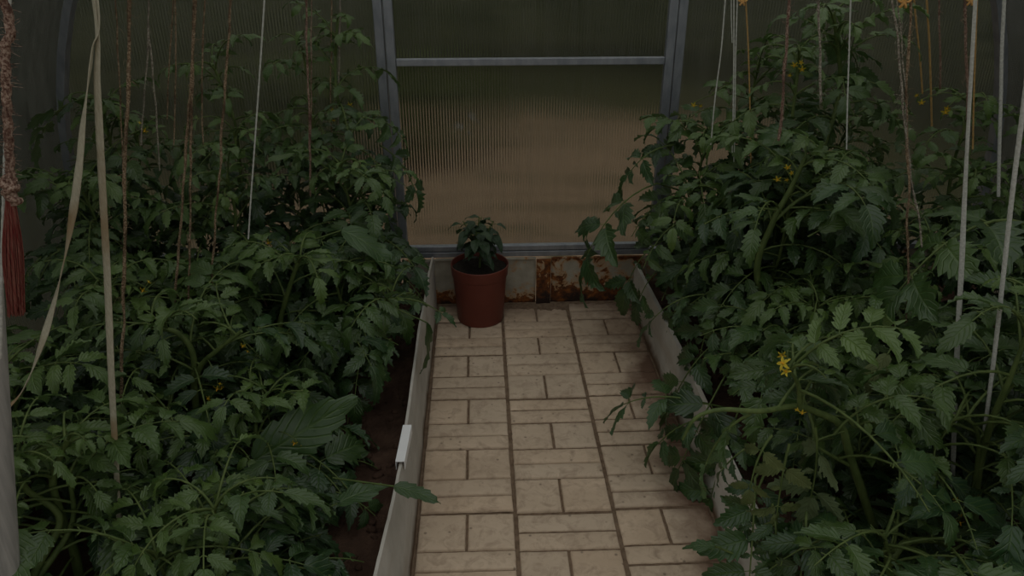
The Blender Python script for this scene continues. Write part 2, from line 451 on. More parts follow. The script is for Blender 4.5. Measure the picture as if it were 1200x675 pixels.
def soil_patch(name, x0, x1, label, seed):
    mb = MB(); xs = np.linspace(x0, x1, 100); ys = np.linspace(.55, WALL_Y-.03, 170)
    gx, gy = np.meshgrid(xs, ys, indexing='ij')
    z = np.zeros_like(gx)
    for i in range(gx.shape[0]):
        for j in range(gx.shape[1]):
            p = Vector((gx[i, j], gy[i, j], seed))
            z[i, j] = .085+.028*mnoise.noise(p*4)+.016*mnoise.noise(p*17)+.012*abs(mnoise.noise(p*42))
    n2 = len(ys); i, j = np.meshgrid(np.arange(len(xs)-1), np.arange(n2-1), indexing='ij'); a0 = (i*n2+j).ravel()
    mb.add(np.stack([gx, gy, z], -1).reshape(-1, 3), np.stack([a0, a0+n2, a0+n2+1, a0+1], -1))
    rng = random.Random(int(seed*10))
    # loose clods
    for k in range(260):
        x, y = rng.uniform(x0+.02, x1-.02), rng.uniform(.9, WALL_Y-.08)
        if rng.random() < .6: x = (x1-rng.uniform(.02, .3)) if x1 < 0 else (x0+rng.uniform(.02, .3))
        r = rng.uniform(.004, .014)
        p = Vector((x, y, seed)); zz = .085+.028*mnoise.noise(p*4)+.016*mnoise.noise(p*17)
        bm = bmesh.new(); bmesh.ops.create_icosphere(bm, subdivisions=2, radius=r)
        for v in bm.verts: v.co *= 1+.5*mnoise.noise(v.co*90+Vector((k, 0, 0)))
        mb.add([(v.co.x+x, v.co.y+y, v.co.z*.7+zz+r*.3) for v in bm.verts], [[v.index for v in f.verts] for f in bm.faces])
        bm.free()
    o = mb.build(name, M['soil'])
    tag(o, label, 'soil', kind='stuff')
soil_patch('bed_soil', CX-1.64, XL-.028, 'dark crumbly soil of the bed left of the path', 1.7)
soil_patch('bed_soil', XR+.028, CX+1.64, 'dark crumbly soil of the bed right of the path', 5.3)

def ground_outside():
    mb = MB()
    n = 90
    xs = np.linspace(-16, 16, n); ys = np.linspace(-4, 26, n)
    gx, gy = np.meshgrid(xs, ys, indexing='ij')
    z = np.array([[-.06+.05*(mnoise.noise(Vector((a*.8, b*.8, 2)))-.3)*(1 if b > 3 else .2) for a, b in zip(r1, r2)] for r1, r2 in zip(gx, gy)])
    i, j = np.meshgrid(np.arange(n-1), np.arange(n-1), indexing='ij'); a0 = (i*n+j).ravel()
    mb.add(np.stack([gx, gy, z], -1).reshape(-1, 3), np.stack([a0, a0+n, a0+n+1, a0+1], -1))
    o = mb.build('ground', M['yard'])
    tag(o, 'brown bare earth and grass outside the greenhouse door', 'ground', kind='structure')
ground_outside()

# boards that edge the beds ------------------------------------------------
def board(name, pts, th, z0, label, side, seed):
    """pts: list of (Y, X_foot, X_top, z_top)"""
    mb = MB(); n = 44; m = 8
    P = np.array(pts); Y = np.linspace(P[0, 0], P[-1, 0], n)
    xf, xt, zt = (np.interp(Y, P[:, 0], P[:, k]) for k in (1, 2, 3))
    def sheet(off):
        V = np.zeros((n, m, 3))
        for i in range(n):
            chip = .0025*mnoise.noise(Vector((Y[i]*35, seed, 0)))-.004*max(0, mnoise.noise(Vector((Y[i]*9, seed+4, 0)))-.25)
            for j in range(m):
                t = j/(m-1); zz = z0+(zt[i]+chip-z0)*t
                b = .003*mnoise.noise(Vector((Y[i]*5, t*2, seed)))
                V[i, j] = (xf[i]+(xt[i]-xf[i])*t+b+off*side, Y[i], zz)
        return V
    A, B = sheet(0), sheet(th)
    i, j = np.meshgrid(np.arange(n-1), np.arange(m-1), indexing='ij'); a0 = (i*m+j).ravel()
    Q = np.stack([a0, a0+m, a0+m+1, a0+1], -1)
    N = n*m
    V = np.vstack([A.reshape(-1, 3), B.reshape(-1, 3)])
    F = Q.tolist()+(Q[:, ::-1]+N).tolist()
    for q in range(n-1):
        F.append([q*m+m-1, (q+1)*m+m-1, (q+1)*m+m-1+N, q*m+m-1+N]); F.append([q*m+N, (q+1)*m+N, (q+1)*m, q*m])
    for q in range(m-1):
        F.append([q, q+1, q+1+N, q+N]); F.append([(n-1)*m+q+N, (n-1)*m+q+1+N, (n-1)*m+q+1, (n-1)*m+q])
    mb.add(V, F)
    o = mb.build(name, M['board'], smooth=False)
    bm = bmesh.new(); bm.from_mesh(o.data); bmesh.ops.recalc_face_normals(bm, faces=bm.faces); bm.to_mesh(o.data); bm.free()
    return tag(o, label, 'board', 'boards edging the beds')
board('bed_edging_board', [(1.46, XL-.004, -.196, .208), (2.1, XL-.002, -.194, .21), (2.632, XL, -.180, .212)], .007, -.01,
      'far grey board edging the left bed, from the white clip to the threshold', -1, 1)
board('bed_edging_board', [(.55, XL-.004, -.232, .21), (1.11, XL-.002, -.216, .21), (1.55, XL-.0005, -.190, .205)], .007, -.01,
      'near grey board edging the left bed, in front of the white clip', -1, 2)
board('bed_edging_board', [(1.40, XR, .592, .17), (1.96, XR+.001, .594, .172), (2.632, XR, .576, .172)], .012, -.01,
      'far pale board edging the right bed, ending at the rusty threshold', 1, 3)
board('bed_edging_board', [(.55, XR, .602, .17), (1.11, XR+.001, .602, .168), (1.394, XR+.001, .594, .168)], .012, -.01,
      'near pale board edging the right bed, half hidden by the drooping shoot', 1, 4)

def clip():
    y0, y1 = 1.449, 1.591
    mb = MB()
    prof = [(-.011, -.02), (-.011, .005), (.011, .005), (.011, -.02), (.009, -.02), (.009, .002), (-.009, .002), (-.009, -.02)]
    V = []
    for k, y in enumerate((y0, y1)):
        for (a, b) in prof: V.append((-.2005+a+.006*k, y, .211+b))
    n = len(prof)
    F = [[i, (i+1) % n, (i+1) % n+n, i+n] for i in range(n)]
    for s in (0, n): F += [[s+0, s+1, s+6, s+7], [s+1, s+2, s+5, s+6], [s+2, s+3, s+4, s+5]]
    mb.add(V, F)
    o = mb.build('joint_clip', M['plastic'], smooth=False)
    bm = bmesh.new(); bm.from_mesh(o.data); bmesh.ops.recalc_face_normals(bm, faces=bm.faces); bm.to_mesh(o.data); bm.free()
    bevel(o, .0008)
    tag(o, 'white plastic channel clip capping the joint of the left boards', 'clip')
clip()

# rusty threshold ---------------------------------------------------------
def threshold():
    y = WALL_Y-.024
    r = empty('threshold_panel', (.2, y, 0), 'rusty white painted steel threshold under the greenhouse door', 'threshold')
    def plate(name, x0, x1, z0, z1, yy, th, mat, seed, amp=.002, tophem=True):
        mb = MB(); nx, nz = max(8, int((x1-x0)/.012)), 16
        gx, gz = np.meshgrid(np.linspace(x0, x1, nx), np.linspace(z0, z1, nz), indexing='ij')
        gy = np.array([[yy+amp*mnoise.noise(Vector((a*22, b*22, seed))) for a, b in zip(p, q)] for p, q in zip(gx, gz)])
        V = np.stack([gx, gy, gz], -1).reshape(-1, 3)
        i, j = np.meshgrid(np.arange(nx-1), np.arange(nz-1), indexing='ij'); a0 = (i*nz+j).ravel()
        mb.add(V, np.stack([a0, a0+nz, a0+nz+1, a0+1], -1))
        o = mb.build(name, mat, r)
        s = o.modifiers.new('thickness', 'SOLIDIFY'); s.thickness = th; s.offset = 1
        return o
    o = plate('plate', -.30, .203, 0, .192, y, .004, M['rust_less'], 1); o['label'] = 'cleaner white painted plate'
    o = plate('plate', .262, .72, 0, .192, y, .004, M['rust'], 2, .003); o['label'] = 'rust eaten white painted plate'
    o = plate('strut', .205, .260, 0, .190, y-.009, .006, M['rust_post'], 3, .003); o['label'] = 'dark rusted upright strut'
    for x0, x1, mt in ((-.172, .200, 'plastic'),):
        mb = MB(); mb.box(((x0+x1)/2, y-.004, .191), (x1-x0, .016, .005)); h = mb.build('flange', M['rust_less'], r, False); bevel(h, .001)
    mb = MB(); mb.box((.49, y-.003, .191), (.44, .012, .004)); h = mb.build('flange', M['rust'], r, False); bevel(h, .001)
threshold()

# door, back wall, side walls ---------------------------------------------
def bar(name, x0, x1, z0, z1, y, depth, parent=None, mat='steel', bev=.0025):
    mb = MB(); mb.box(((x0+x1)/2, y, (z0+z1)/2), (x1-x0, depth, z1-z0)); return bevel(mb.build(name, M[mat], parent, False), bev)
door = empty('door_1', (.17, WALL_Y, .2)); tag(door, 'polycarbonate greenhouse door in a galvanised frame at the end of the path', 'door', kind='structure')
bar('stile', -.305, -.275, .232, 1.75, WALL_Y-.012, .026, door)
bar('stile', .631, .661, .232, 1.75, WALL_Y-.012, .026, door)
bar('crossbar', -.274, .630, .899, .923, WALL_Y-.016, .022, door)
bar('bottom_rail', -.274, .630, .222, .243, WALL_Y-.014, .024, door)
bar('top_rail', -.305, .661, 1.75, 1.78, WALL_Y-.012, .026, door)
mb = MB(); mb.box((.178, WALL_Y+.006, .99), (.93, .006, 1.54)); mb.build('panel', M['poly_door'], door, False)

frame = empty('trim_1', (.17, WALL_Y, .2)); tag(frame, 'galvanised steel door frame posts and sill in the end wall', 'door frame', kind='structure')
bar('frame_post', -.340, -.309, .196, 1.84, WALL_Y, .03, frame)
bar('frame_post', .665, .696, .196, 1.84, WALL_Y, .03, frame)
bar('sill', -.308, .664, .197, .219, WALL_Y-.006, .038, frame)
bar('sill', CX-1.64, -.341, .197, .219, WALL_Y-.002, .03, frame)
bar('sill', .697, CX+1.64, .197, .219, WALL_Y-.002, .03, frame)
bar('skirt_board', CX-1.66, -.31, -.02, .196, WALL_Y+.004, .01, frame, 'rust_less')
bar('skirt_board', .725, CX+1.66, -.02, .196, WALL_Y+.004, .01, frame, 'rust_less')

def endwall():
    mb = MB()
    for side in (-1, 1):
        zs = np.linspace(.21, 1.75, 26)
        inner = (-.325 if side < 0 else .681)
        V = []
        for y in (WALL_Y+.018, WALL_Y+.024):
            for z in zs: V += [(inner, y, z), (CX+side*half(z), y, z)]
        n = len(zs); N = 2*n; F = []
        for q in range(n-1):
            F += [[2*q, 2*q+1, 2*q+3, 2*q+2], [N+2*q+2, N+2*q+3, N+2*q+1, N+2*q]]
            F += [[2*q, 2*q+2, N+2*q+2, N+2*q], [2*q+1, N+2*q+1, N+2*q+3, 2*q+3]]
        F += [[0, N, N+1, 1], [N-2, N-1, 2*N-1, 2*N-2]]
        mb.add(V, F)
    o = mb.build('wall_back', M['poly'], smooth=False)
    bm = bmesh.new(); bm.from_mesh(o.data); bmesh.ops.recalc_face_normals(bm, faces=bm.faces); bm.to_mesh(o.data); bm.free()
    tag(o, 'dusty polycarbonate end wall either side of the door', 'wall', kind='structure')
endwall()
def sidewall(name, side):
    mb = MB(); zs = np.concatenate([[.0, .2], np.linspace(.45, 1.6, 22)]); ys = np.linspace(.2, WALL_Y+.02, 2)
    V = []
    for off in (0, .006):
        for z in zs:
            for y in ys: V.append((CX+side*(half(z)+.012+off), y, z))
    n = len(zs); N = 2*n; F = []
    for q in range(n-1):
        F += [[2*q, 2*q+1, 2*q+3, 2*q+2], [N+2*q+2, N+2*q+3, N+2*q+1, N+2*q]]
        F += [[2*q, 2*q+2, N+2*q+2, N+2*q], [2*q+1, N+2*q+1, N+2*q+3, 2*q+3]]
    F += [[0, N, N+1, 1], [N-2, N-1, 2*N-1, 2*N-2]]
    mb.add(V, F)
    o = mb.build(name, M['poly_side'], smooth=False)
    bm = bmesh.new(); bm.from_mesh(o.data); bmesh.ops.recalc_face_normals(bm, faces=bm.faces); bm.to_mesh(o.data); bm.free()
    tag(o, 'curved polycarbonate side wall %s the bed' % ('left of' if side < 0 else 'right of'), 'wall', kind='structure')
sidewall('wall_left', -1); sidewall('wall_right', 1)

# arches: square tube bent over the house
def arch(name, y, label):
    mb = MB()
    th = np.linspace(0, pi, 41)
    P = [(CX-1.66, .0)]+[(CX-1.66*cos(t), .45+1.65*sin(t)) for t in th]+[(CX+1.66, .0)]
    P = np.array(P); T = np.gradient(P, axis=0); T /= np.linalg.norm(T, axis=1)[:, None]
    Nn = np.stack([-T[:, 1], T[:, 0]], -1); w = .019
    V = []
    for p, q in zip(P, Nn):
        a, b = p-q*.004, p+q*-.030
        for xz, yy in ((a, y-w), (a, y+w), (b, y+w), (b, y-w)): V.append((xz[0], yy, xz[1]))
    n = len(P); F = []
    for i in range(n-1):
        for k in range(4): F.append([i*4+k, i*4+(k+1) % 4, i*4+4+(k+1) % 4, i*4+4+k])
    F += [[0, 1, 2, 3], [n*4-1, n*4-2, n*4-3, n*4-4]]
    mb.add(V, F)
    o = mb.build(name, M['steel'], smooth=False)
    bm = bmesh.new(); bm.from_mesh(o.data); bmesh.ops.recalc_face_normals(bm, faces=bm.faces); bm.to_mesh(o.data); bm.free()
    bevel(o, .002)
    tag(o, label, 'arch', kind='structure')
arch('trim_2', WALL_Y-.03, 'galvanised end arch of the greenhouse, behind the plants')
arch('trim_3', 1.62, 'galvanised middle arch of the greenhouse')
arch('trim_4', .56, 'galvanised near arch of the greenhouse')
PZ = 1.60
for nm, sx, lab in (('trim_5', -1, 'left roof purlin'), ('trim_6', 1, 'right roof purlin')):
    mb = MB(); mb.tube([(CX+sx*(half(PZ)-.045), .54, PZ), (CX+sx*(half(PZ)-.045), WALL_Y-.02, PZ)], .012, 10)
    tag(mb.build(nm, M['steel']), 'galvanised %s running along the arches' % lab, 'purlin', kind='structure')
WIRE_Y = [.85, 1.2, 1.35, 1.5, 1.85, 2.2, 2.5]
for k, y in enumerate(WIRE_Y):
    mb = MB(); mb.tube([(CX-half(PZ)+.05, y, PZ), (CX, y, PZ-.006), (CX+half(PZ)-.05, y, PZ)], .0016, 6)
    tag(mb.build('trim_%d' % (7+k), M['wire']), 'overhead steel wire the plant strings hang from', 'wire', kind='structure')

# ------------------------------------------------------------------ leaves
RNG = np.random.default_rng(11)
def unit(v): return v/(np.linalg.norm(v)+1e-12)

def blade(mb, base, fwd, nrm, L, W, droop, fold, age, rng, mat=0, N=14, teeth=.2, shape=(.62, 1.05), curl=0.0):
    """one leaf blade: toothed outline, folded along the midrib, bending towards the ground"""
    f = unit(fwd); n = unit(nrm-f*(nrm@f)); s = np.cross(n, f)
    t = np.linspace(0, 1, N)
    w = (t+.02)**shape[0]*(1-t+.005)**shape[1]; w = w/w.max()*W/2
    ph = rng.integers(0, 2)
    lobe_ = 1+teeth*.45*np.sin(t*2*pi*rng.uniform(1.6, 2.3)+rng.uniform(0, 6.28))*(1-t)
    fade = 1-.5*t
    tooth = lobe_*(1+np.where((np.arange(N)+ph) % 2 == 0, teeth*.55, -teeth*.75)*fade)
    toothR = lobe_*(1+np.where((np.arange(N)+ph+rng.integers(0, 2)) % 2 == 0, teeth*.55, -teeth*.75)*fade)
    tooth[:2] = toothR[:2] = 1; tooth[-1] = toothR[-1] = 1
    # midrib curve in the (f, n) plane, bending down by droop radians in total
    ang = -droop*(t**1.1)
    dx = np.cos(ang); dz = np.sin(ang)
    x = np.concatenate([[0], np.cumsum((dx[1:]+dx[:-1])/2)])/(N-1)*L
    z = np.concatenate([[0], np.cumsum((dz[1:]+dz[:-1])/2)])/(N-1)*L
    side_twist = rng.normal(0, .12)
    V = np.zeros((N, 5, 3)); uv = np.zeros((N, 5, 2)); 
    ph1, ph2 = rng.uniform(0, 6.28, 2)
    for k, c in enumerate((-1, -.5, 0, .5, 1)):
        tf = (tooth if c < 0 else toothR) if abs(c) == 1 else 1
        lat = w*c*tf
        shift = (.045*L if abs(c) == 1 else .015*L)*np.where(np.asarray(tf) > 1, 1.1, -.2)*(t > .05)*(t < .97) if c else 0
        up = np.abs(lat)*np.tan(fold) - curl*lat*lat/max(W, 1e-6) + (.07*W*np.sin(t*11+ph1+c*2.0)*abs(c)) + (.05*W*np.cos(t*19+ph2)*(1-abs(c)) if c else 0)
        lx = x+shift
        loc = lx[:, None]*f+(lat*np.cos(side_twist*t)+0)[:, None]*s+(z+up+lat*np.sin(side_twist*t))[:, None]*n
        V[:, k] = base+loc; uv[:, k, 0] = t; uv[:, k, 1] = c
    a0 = (np.arange(N-1)[:, None]*5+np.arange(4)[None]).ravel()
    mb.add(V.reshape(-1, 3), np.stack([a0, a0+5, a0+6, a0+1], -1), mat, uv.reshape(-1, 2), age)

UPV = np.array([0, 0, 1.0])
KEEP = []                                # bare lengths of stem that no leaf hangs in front of
def keep_clear(pts, r=.035, reach=.45):
    for a, b in zip(pts[:-1], pts[1:]):
        for t in np.linspace(0, 1, 5): KEEP.append((a+(b-a)*t, r, reach))
def ok_point(p, lim):
    for q, r, reach in KEEP:
        d = CAM-q; d = d/np.linalg.norm(d); k = (p-q)@d
        if -.01 < k < reach and np.linalg.norm(p-q-d*k) < r: return False
    x0, x1 = CX-half(max(p[2], 0))+.05, CX+half(max(p[2], 0))-.05
    if not (x0 < p[0] < x1): return False
    if p[1] > WALL_Y-.05: return False
    if p[2] < .07: return False
    if lim is not None and not lim(p): return False
    return True

def compound(mb, p0, d0, length, rng, age=.1, sag=1.0, pairs=3, lw=.44, ll=.35, lim=None, mat=0, stemmat=1, thick=.0032, droop=(.5, 1.9), force=False):
    """a tomato leaf: arching rachis with paired toothed leaflets and a terminal one"""
    n = 9; P = [np.array(p0, float)]; d = unit(np.array(d0, float))
    side = rng.normal(0, .12); 
    h = unit(np.cross(d, UPV)) if abs(d[2]) < .98 else np.array([1.0, 0, 0])
    for i in range(n-1):
        P.append(P[-1]+d*length/(n-1))
        d = unit(d+np.array([0, 0, -1])*sag*.19+h*side*.3)
    P = np.array(P)
    if not force and not (ok_point(P[-1], lim) and ok_point(P[5], lim)): return False
    T = np.gradient(P, axis=0); T = T/np.linalg.norm(T, axis=1)[:, None]
    mb.tube(P, np.linspace(thick, thick*.4, n), 5, stemmat, age, cap=False)
    def node(t):
        q = t*(n-1); i = min(int(q), n-2); fr = q-i
        return P[i]*(1-fr)+P[i+1]*fr, unit(T[i]*(1-fr)+T[i+1]*fr)
    def put(t, sgn, L, spread):
        p, tg = node(t)
        s_ = np.cross(tg, UPV); s_ = unit(s_) if np.linalg.norm(s_) > .05 else h
        nn = unit(np.cross(s_, tg)); nn = nn if nn[2] > -.2 else -nn
        if sgn == 0: f = tg
        else: f = unit(tg*cos(spread)+s_*sgn*sin(spread)+nn*rng.normal(.05, .18))
        nn = unit(nn+s_*sgn*-.25+rng.normal(0, .18, 3))
        pet = .13*L
        if sgn != 0:
            mb.tube([p, p+f*pet], [thick*.45, thick*.35], 4, stemmat, age, cap=False)
        tipz = p[2]+(f[2])*L-.3*L
        if not force and not (ok_point(p+f*L*1.05-UPV*.25*L, lim) and (not KEEP or ok_point(p+f*L*.55-UPV*.08*L, None))): return
        blade(mb, p+f*pet*(sgn != 0), f, nn, L, L*lw*rng.uniform(.85, 1.15), rng.uniform(*droop), rng.uniform(.10, .75), np.clip(age+rng.normal(0, .08), 0, 1), rng, mat,
              teeth=rng.uniform(.22, .44), curl=rng.uniform(.1, 1.3))
    LL = length*ll
    ts = np.linspace(.30, .88, pairs)
    for q, t in enumerate(ts):
        sz = LL*(.72+.28*sin(pi*(q+1)/(pairs+.6)))*rng.uniform(.85, 1.12)
        for sg in (-1, 1): put(t+rng.normal(0, .012), sg, sz, rng.uniform(.95, 1.3))
        if q < pairs-1 and length > .14:
            tm = (t+ts[q+1])/2
            for sg in (-1, 1):
                if rng.random() < .65: put(tm, sg, LL*rng.uniform(.22, .36), rng.uniform(1.0, 1.4))
    put(1.0, 0, LL*rng.uniform(1.0, 1.25), 0)
    return True

def flower(mb, c, facing, r, rng, open_=.9):
    """a drooping yellow tomato blossom: five pointed reflexed petals, sepals, anther cone"""
    f = unit(np.array(facing, float)); a = unit(np.cross(f, [.3, .2, .9])); b = np.cross(f, a)
    k0 = rng.uniform(0, 6)
    for k in range(5):
        th = k0+k*2*pi/5; d = a*cos(th)+b*sin(th)
        blade(mb, c+d*r*.12, unit(d*open_+f*.35), -f if False else f, r, r*.42, -.0+1.1, .2, 0, rng, 0, 6, 0, (.5, .9))
        th += pi/5; d = a*cos(th)+b*sin(th)
        blade(mb, c-f*r*.12, unit(d*.8-f*.5), f, r*.8, r*.16, .5, .1, .2, rng, 2, 4, 0, (.4, .9))
    mb.tube([c-f*r*.05, c+f*r*.35, c+f*r*.72], [r*.15, r*.15, r*.04], 7, 1)

FLOWER_MATS = [M['petal'], M['cone'], M['stem']]

def soilz(p): return .075

def tomato(label, base, H, seed, spread=.27, nleaf=38, lean=(0, 0), leaf=(.24, .32), lim=None, stems=None, zmin=.14, heroes=(), flowers=(), shoots=1, group=None, radius=.0075, age0=.05, extra=()):
    rng = np.random.default_rng(seed)
    bx, by = base
    r = empty('tomato_plant', (bx, by, .08), label, 'tomato plant', group)
    sm = MB(); fm = MB()
    paths = []
    if stems is None:
        P = [np.array([bx, by, .06])]
        m = 5
        for i in range(1, m+1):
            t = i/m
            P.append(np.array([bx+lean[0]*t**1.3+rng.normal(0, .018), by+lean[1]*t**1.3+rng.normal(0, .018), .06+(H-.10)*t]))
        paths.append((smoothcurve(P, 40), radius))
        for s in range(shoots):
            t0 = rng.uniform(.2, .55); k = int(t0*40); q = paths[0][0][k]
            az = rng.uniform(0, 2*pi); R = rng.uniform(.08, .16)
            e = q+np.array([cos(az)*R, sin(az)*R, (H-.08-q[2])*rng.uniform(.6, .95)])
            paths.append((smoothcurve([q, q+(e-q)*.45+np.array([cos(az)*.04, sin(az)*.04, -.01]), e], 24), radius*.75))
    else:
        for S, rad in stems: paths.append((smoothcurve(S, 40), rad))
    for S, rad in extra: paths.append((smoothcurve(S, 30), rad))
    for P, rad in paths:
        sm.tube(P, np.linspace(rad, rad*(.5 if stems is None else .28), len(P)), 9)
    # leaves spiral up each stem
    tot = sum(len(P) for P, _ in paths)
    for P, rad in paths:
        cnt = max(4, int(nleaf*len(P)/tot))
        az = rng.uniform(0, 6.28)
        lo = 0
        for i in range(cnt):
            t = (i+.5)/cnt
            p = P[int(t*(len(P)-1))]
            if p[2] < zmin-.05 and (zmin > .2 or rng.random() < .5): continue
            for tr in range(4):
                az += 2.4+rng.normal(0, .25)
                el = radians(rng.uniform(8, 48)) if t < .82 else radians(rng.uniform(40, 70))
                L = rng.uniform(*leaf)*(1.0 if t < .7 else 1.0-1.2*(t-.7))*(.85+.15*min(1, t*4))*spread/.27
                d = (cos(az)*cos(el), sin(az)*cos(el), sin(el))
                if compound(fm, p, d, L, rng, age=np.clip(age0+max(0, t-.5)*1.1+rng.normal(0, .1), 0, 1), sag=rng.uniform(.7, 1.35), lim=lim,
                            pairs=4 if L > .22 else 3 if L > .14 else 2): break
        # crowded young leaves at the tip
        for k in range(5):
            az += 2.4
            compound(fm, P[-1-k*1], (cos(az)*.6, sin(az)*.6, .9), rng.uniform(.07, .14), rng, age=rng.uniform(.4, .9), sag=1.2, pairs=2, lim=lim, ll=.4, lw=.45)
    for h in heroes:
        p0, p1 = np.array(h['a']), np.array(h['b'])
        L = np.linalg.norm(p1-p0)*h.get('stretch', 1.0)
        up = h.get('up', .35)
        sg = h.get('sag', .9)
        mt = h.get('mat', 0)
        if h.get('kind') == 'blade':
            fm.tube(smoothcurve([h.get('root', p0-(p1-p0)*.3), p0], 6), .0022, 5, 1)
            blade(fm, p0, p1-p0, np.array(h.get('n', UPV)), L, L*h.get('w', .5), h.get('droop', .4), h.get('fold', .15), h.get('age', .15), rng, mt, 13, h.get('teeth', .2), curl=h.get('curl', .2))
        else:
            compound(fm, p0, unit(p1-p0)+UPV*up, L, rng, age=h.get('age', .12), sag=sg, pairs=h.get('pairs', 3), mat=mt, ll=h.get('ll', .46), lw=h.get('lw', .5), force=True, thick=h.get('thick', .003), droop=h.get('droop2', (.4, 1.1)))
        if 'root' in h and h.get('kind') != 'blade':
            fm.tube(smoothcurve([h['root'], p0], 6), h.get('thick', .003), 5, 1)
    mats = [M['leaf'], M['stem'], M['leaf_wilt']]
    sm.build('stem', M['stem'], r)
    fm.build('foliage', mats, r)
    allp = np.vstack([P for P, _ in paths])
    for q, fl in enumerate(flowers):
        c = np.array(fl[0]); rr = (fl[1] if len(fl) > 1 else .013)*.85
        mb = MB()
        root = allp[np.argmin(np.linalg.norm(allp-c, axis=1))]
        dv = c-root
        fac = (-.25, -.75, -.35) if len(fl) < 3 else fl[2]
        f_ = unit(np.array(fac, float))
        mb.tube(smoothcurve([root, root+dv*.55+UPV*.03, c-f_*rr*.6+UPV*.004, c-f_*rr*.1], 14), np.linspace(.0016, .0011, 13), 5, 2)
        flower(mb, c, fac, rr, rng)
        for e in range(fl[3] if len(fl) > 3 else 1):
            c2 = c+rng.normal(0, .016, 3)+np.array([0, .006, -.004]); g_ = unit(f_+rng.normal(0, .5, 3))
            mb.tube([c-f_*rr*.5, c2-g_*rr*.3], [.001, .001], 4, 2)
            flower(mb, c2, g_, rr*.7, rng, .5)
        mb.build('flower_cluster', FLOWER_MATS, r)
    return r

# keep foliage out of the walkway except where a leaf really hangs over the board
def lim_left(p):  return p[0] < -.235 or (p[0] < -.19 and p[2] > .26)
def lim_right(p): return p[0] > .640 or (p[0] > .525 and p[2] > .20)
def lim_left_far(p): return p[0] < -.20+.05*(p[1] > 2.0)
def lim_right_far(p): return p[0] > .57-.08*(p[2] > .3)*(p[1] > 2.0)

exec_specs = []
# ------------------------------------------------------------------ tomato plants, left bed
B = 'kind'
def hb(ax, ay, aY, bx, by, bY, **k):
    d = dict(a=at(ax, ay, aY), b=at(bx, by, bY)); d.update(k)
    if 'root' in d: d['root'] = at(*d['root'])
    return d

keep_clear([at(1018, 600, 1.18), at(995, 530, 1.18), at(985, 498, 1.18), at(955, 482, 1.17), at(930, 476, 1.15)], .042)
keep_clear([at(930, 476, 1.15), at(845, 478, 1.12)], .02)
keep_clear([at(935, 460, 1.14), at(918, 426, 1.12)], .03)
keep_clear([at(1145, 540, 1.24), at(1160, 500, 1.22), at(1185, 440, 1.2), at(1205, 390, 1.2)], .028)
keep_clear([at(1036, 640, 1.02), at(1065, 635, 1.04), at(1110, 640, 1.05)], .022)
keep_clear([at(130, 370, 1.2), at(133, 480, 1.2)], .018)
keep_clear([at(45, 410, 1.14), at(15, 475, 1.13)], .018)
keep_clear([at(1117, 300, 1.35), at(1117, 520, 1.35)], .014)
keep_clear([at(1186, 230, 1.2), at(1150, 530, 1.2), at(1143, 575, 1.2)], .014)
KEEP.append((at(345, 519, 1.42), .022, .4))
keep_clear([at(310, 535, 1.42), at(395, 480, 1.5)], .03)
for q in ((255, 455, 1.55), (285, 405, 1.62), (168, 340, 1.78), (315, 284, 2.0), (170, 153, 2.2), (1125, 612, 1.15), (1175, 648, 1.1), (923, 196, 1.9), (911, 210, 1.9), (813, 123, 2.45), (931, 76, 2.12), (940, 81, 2.12), (1080, 120, 2.05), (1108, 131, 2.05)):
    KEEP.append((at(*q), .022, .5))
GL, GR = 'tomato plants in the left bed', 'tomato plants in the right bed'
T5 = [at(236, 548, 1.62), at(228, 460, 1.62), at(226, 415, 1.62), at(208, 390, 1.62), at(178, 384, 1.62)]
T5b = [at(228, 450, 1.62), at(236, 428, 1.61), at(255, 410, 1.6), at(283, 388, 1.6)]
T8 = [at(322, 420, 1.95), at(330, 370, 1.94), at(342, 328, 1.93), at(352, 300, 1.93)]
T2 = [at(100, 715, 1.2), at(88, 650, 1.2), at(72, 605, 1.2), at(62, 560, 1.2), at(80, 515, 1.2)]
T29 = [at(888, 330, 1.9), at(905, 262, 1.9), at(924, 226, 1.9), at(944, 184, 1.9)]
T29b = [at(908, 258, 1.9), at(940, 232, 1.9), at(985, 215, 1.9)]
for q, rr in ((T5[1:4], .024), (T5b, .020), (T8[1:], .024), (T2[:4], .024), (T29, .022), (T29b[:2], .016)): keep_clear(q, rr, .5)
def L_(label, base, H, seed, **k): return tomato(label, base, H, seed, group=GL, lim=k.pop('lim', lim_left), **k)
def R_(label, base, H, seed, **k): return tomato(label, base, H, seed, group=GR, lim=k.pop('lim', lim_right), **k)

L_('pale tipped tomato plant at the lower frame edge, nearest the left board', (-.50, 1.10), .44, 1, nleaf=42, leaf=(.22, .30),
   heroes=[hb(462, 570, 1.30, 518, 582, 1.27, kind='blade', w=.42, droop=.4, root=(390, 560, 1.36)),
           hb(395, 590, 1.3, 455, 560, 1.36, kind='blade', w=.5)])
L_('bushy tomato plant at the lower frame edge, beside the grey pole', (-.86, 1.16), .52, 2, extra=[(T2, .011)], nleaf=36, age0=.12, radius=.010)
L_('tomato plant with a broad upturned leaf beside the white clip', (-.50, 1.50), .38, 3, nleaf=36, leaf=(.22, .30),
   heroes=[hb(298, 540, 1.42, 405, 474, 1.50, kind='blade', w=.42, droop=-.15, fold=.1, stretch=1.15, n=(.2, -.75, .6), root=(270, 540, 1.45), age=.2),
           hb(330, 520, 1.5, 455, 590, 1.42, stretch=1.15, up=.25, pairs=2, lw=.55)],
   flowers=[(at(345, 519, 1.42), .012)])
L_('low tomato plant behind the grey pole, below the cream cloth strip', (-1.05, 1.50), .50, 4, nleaf=36)
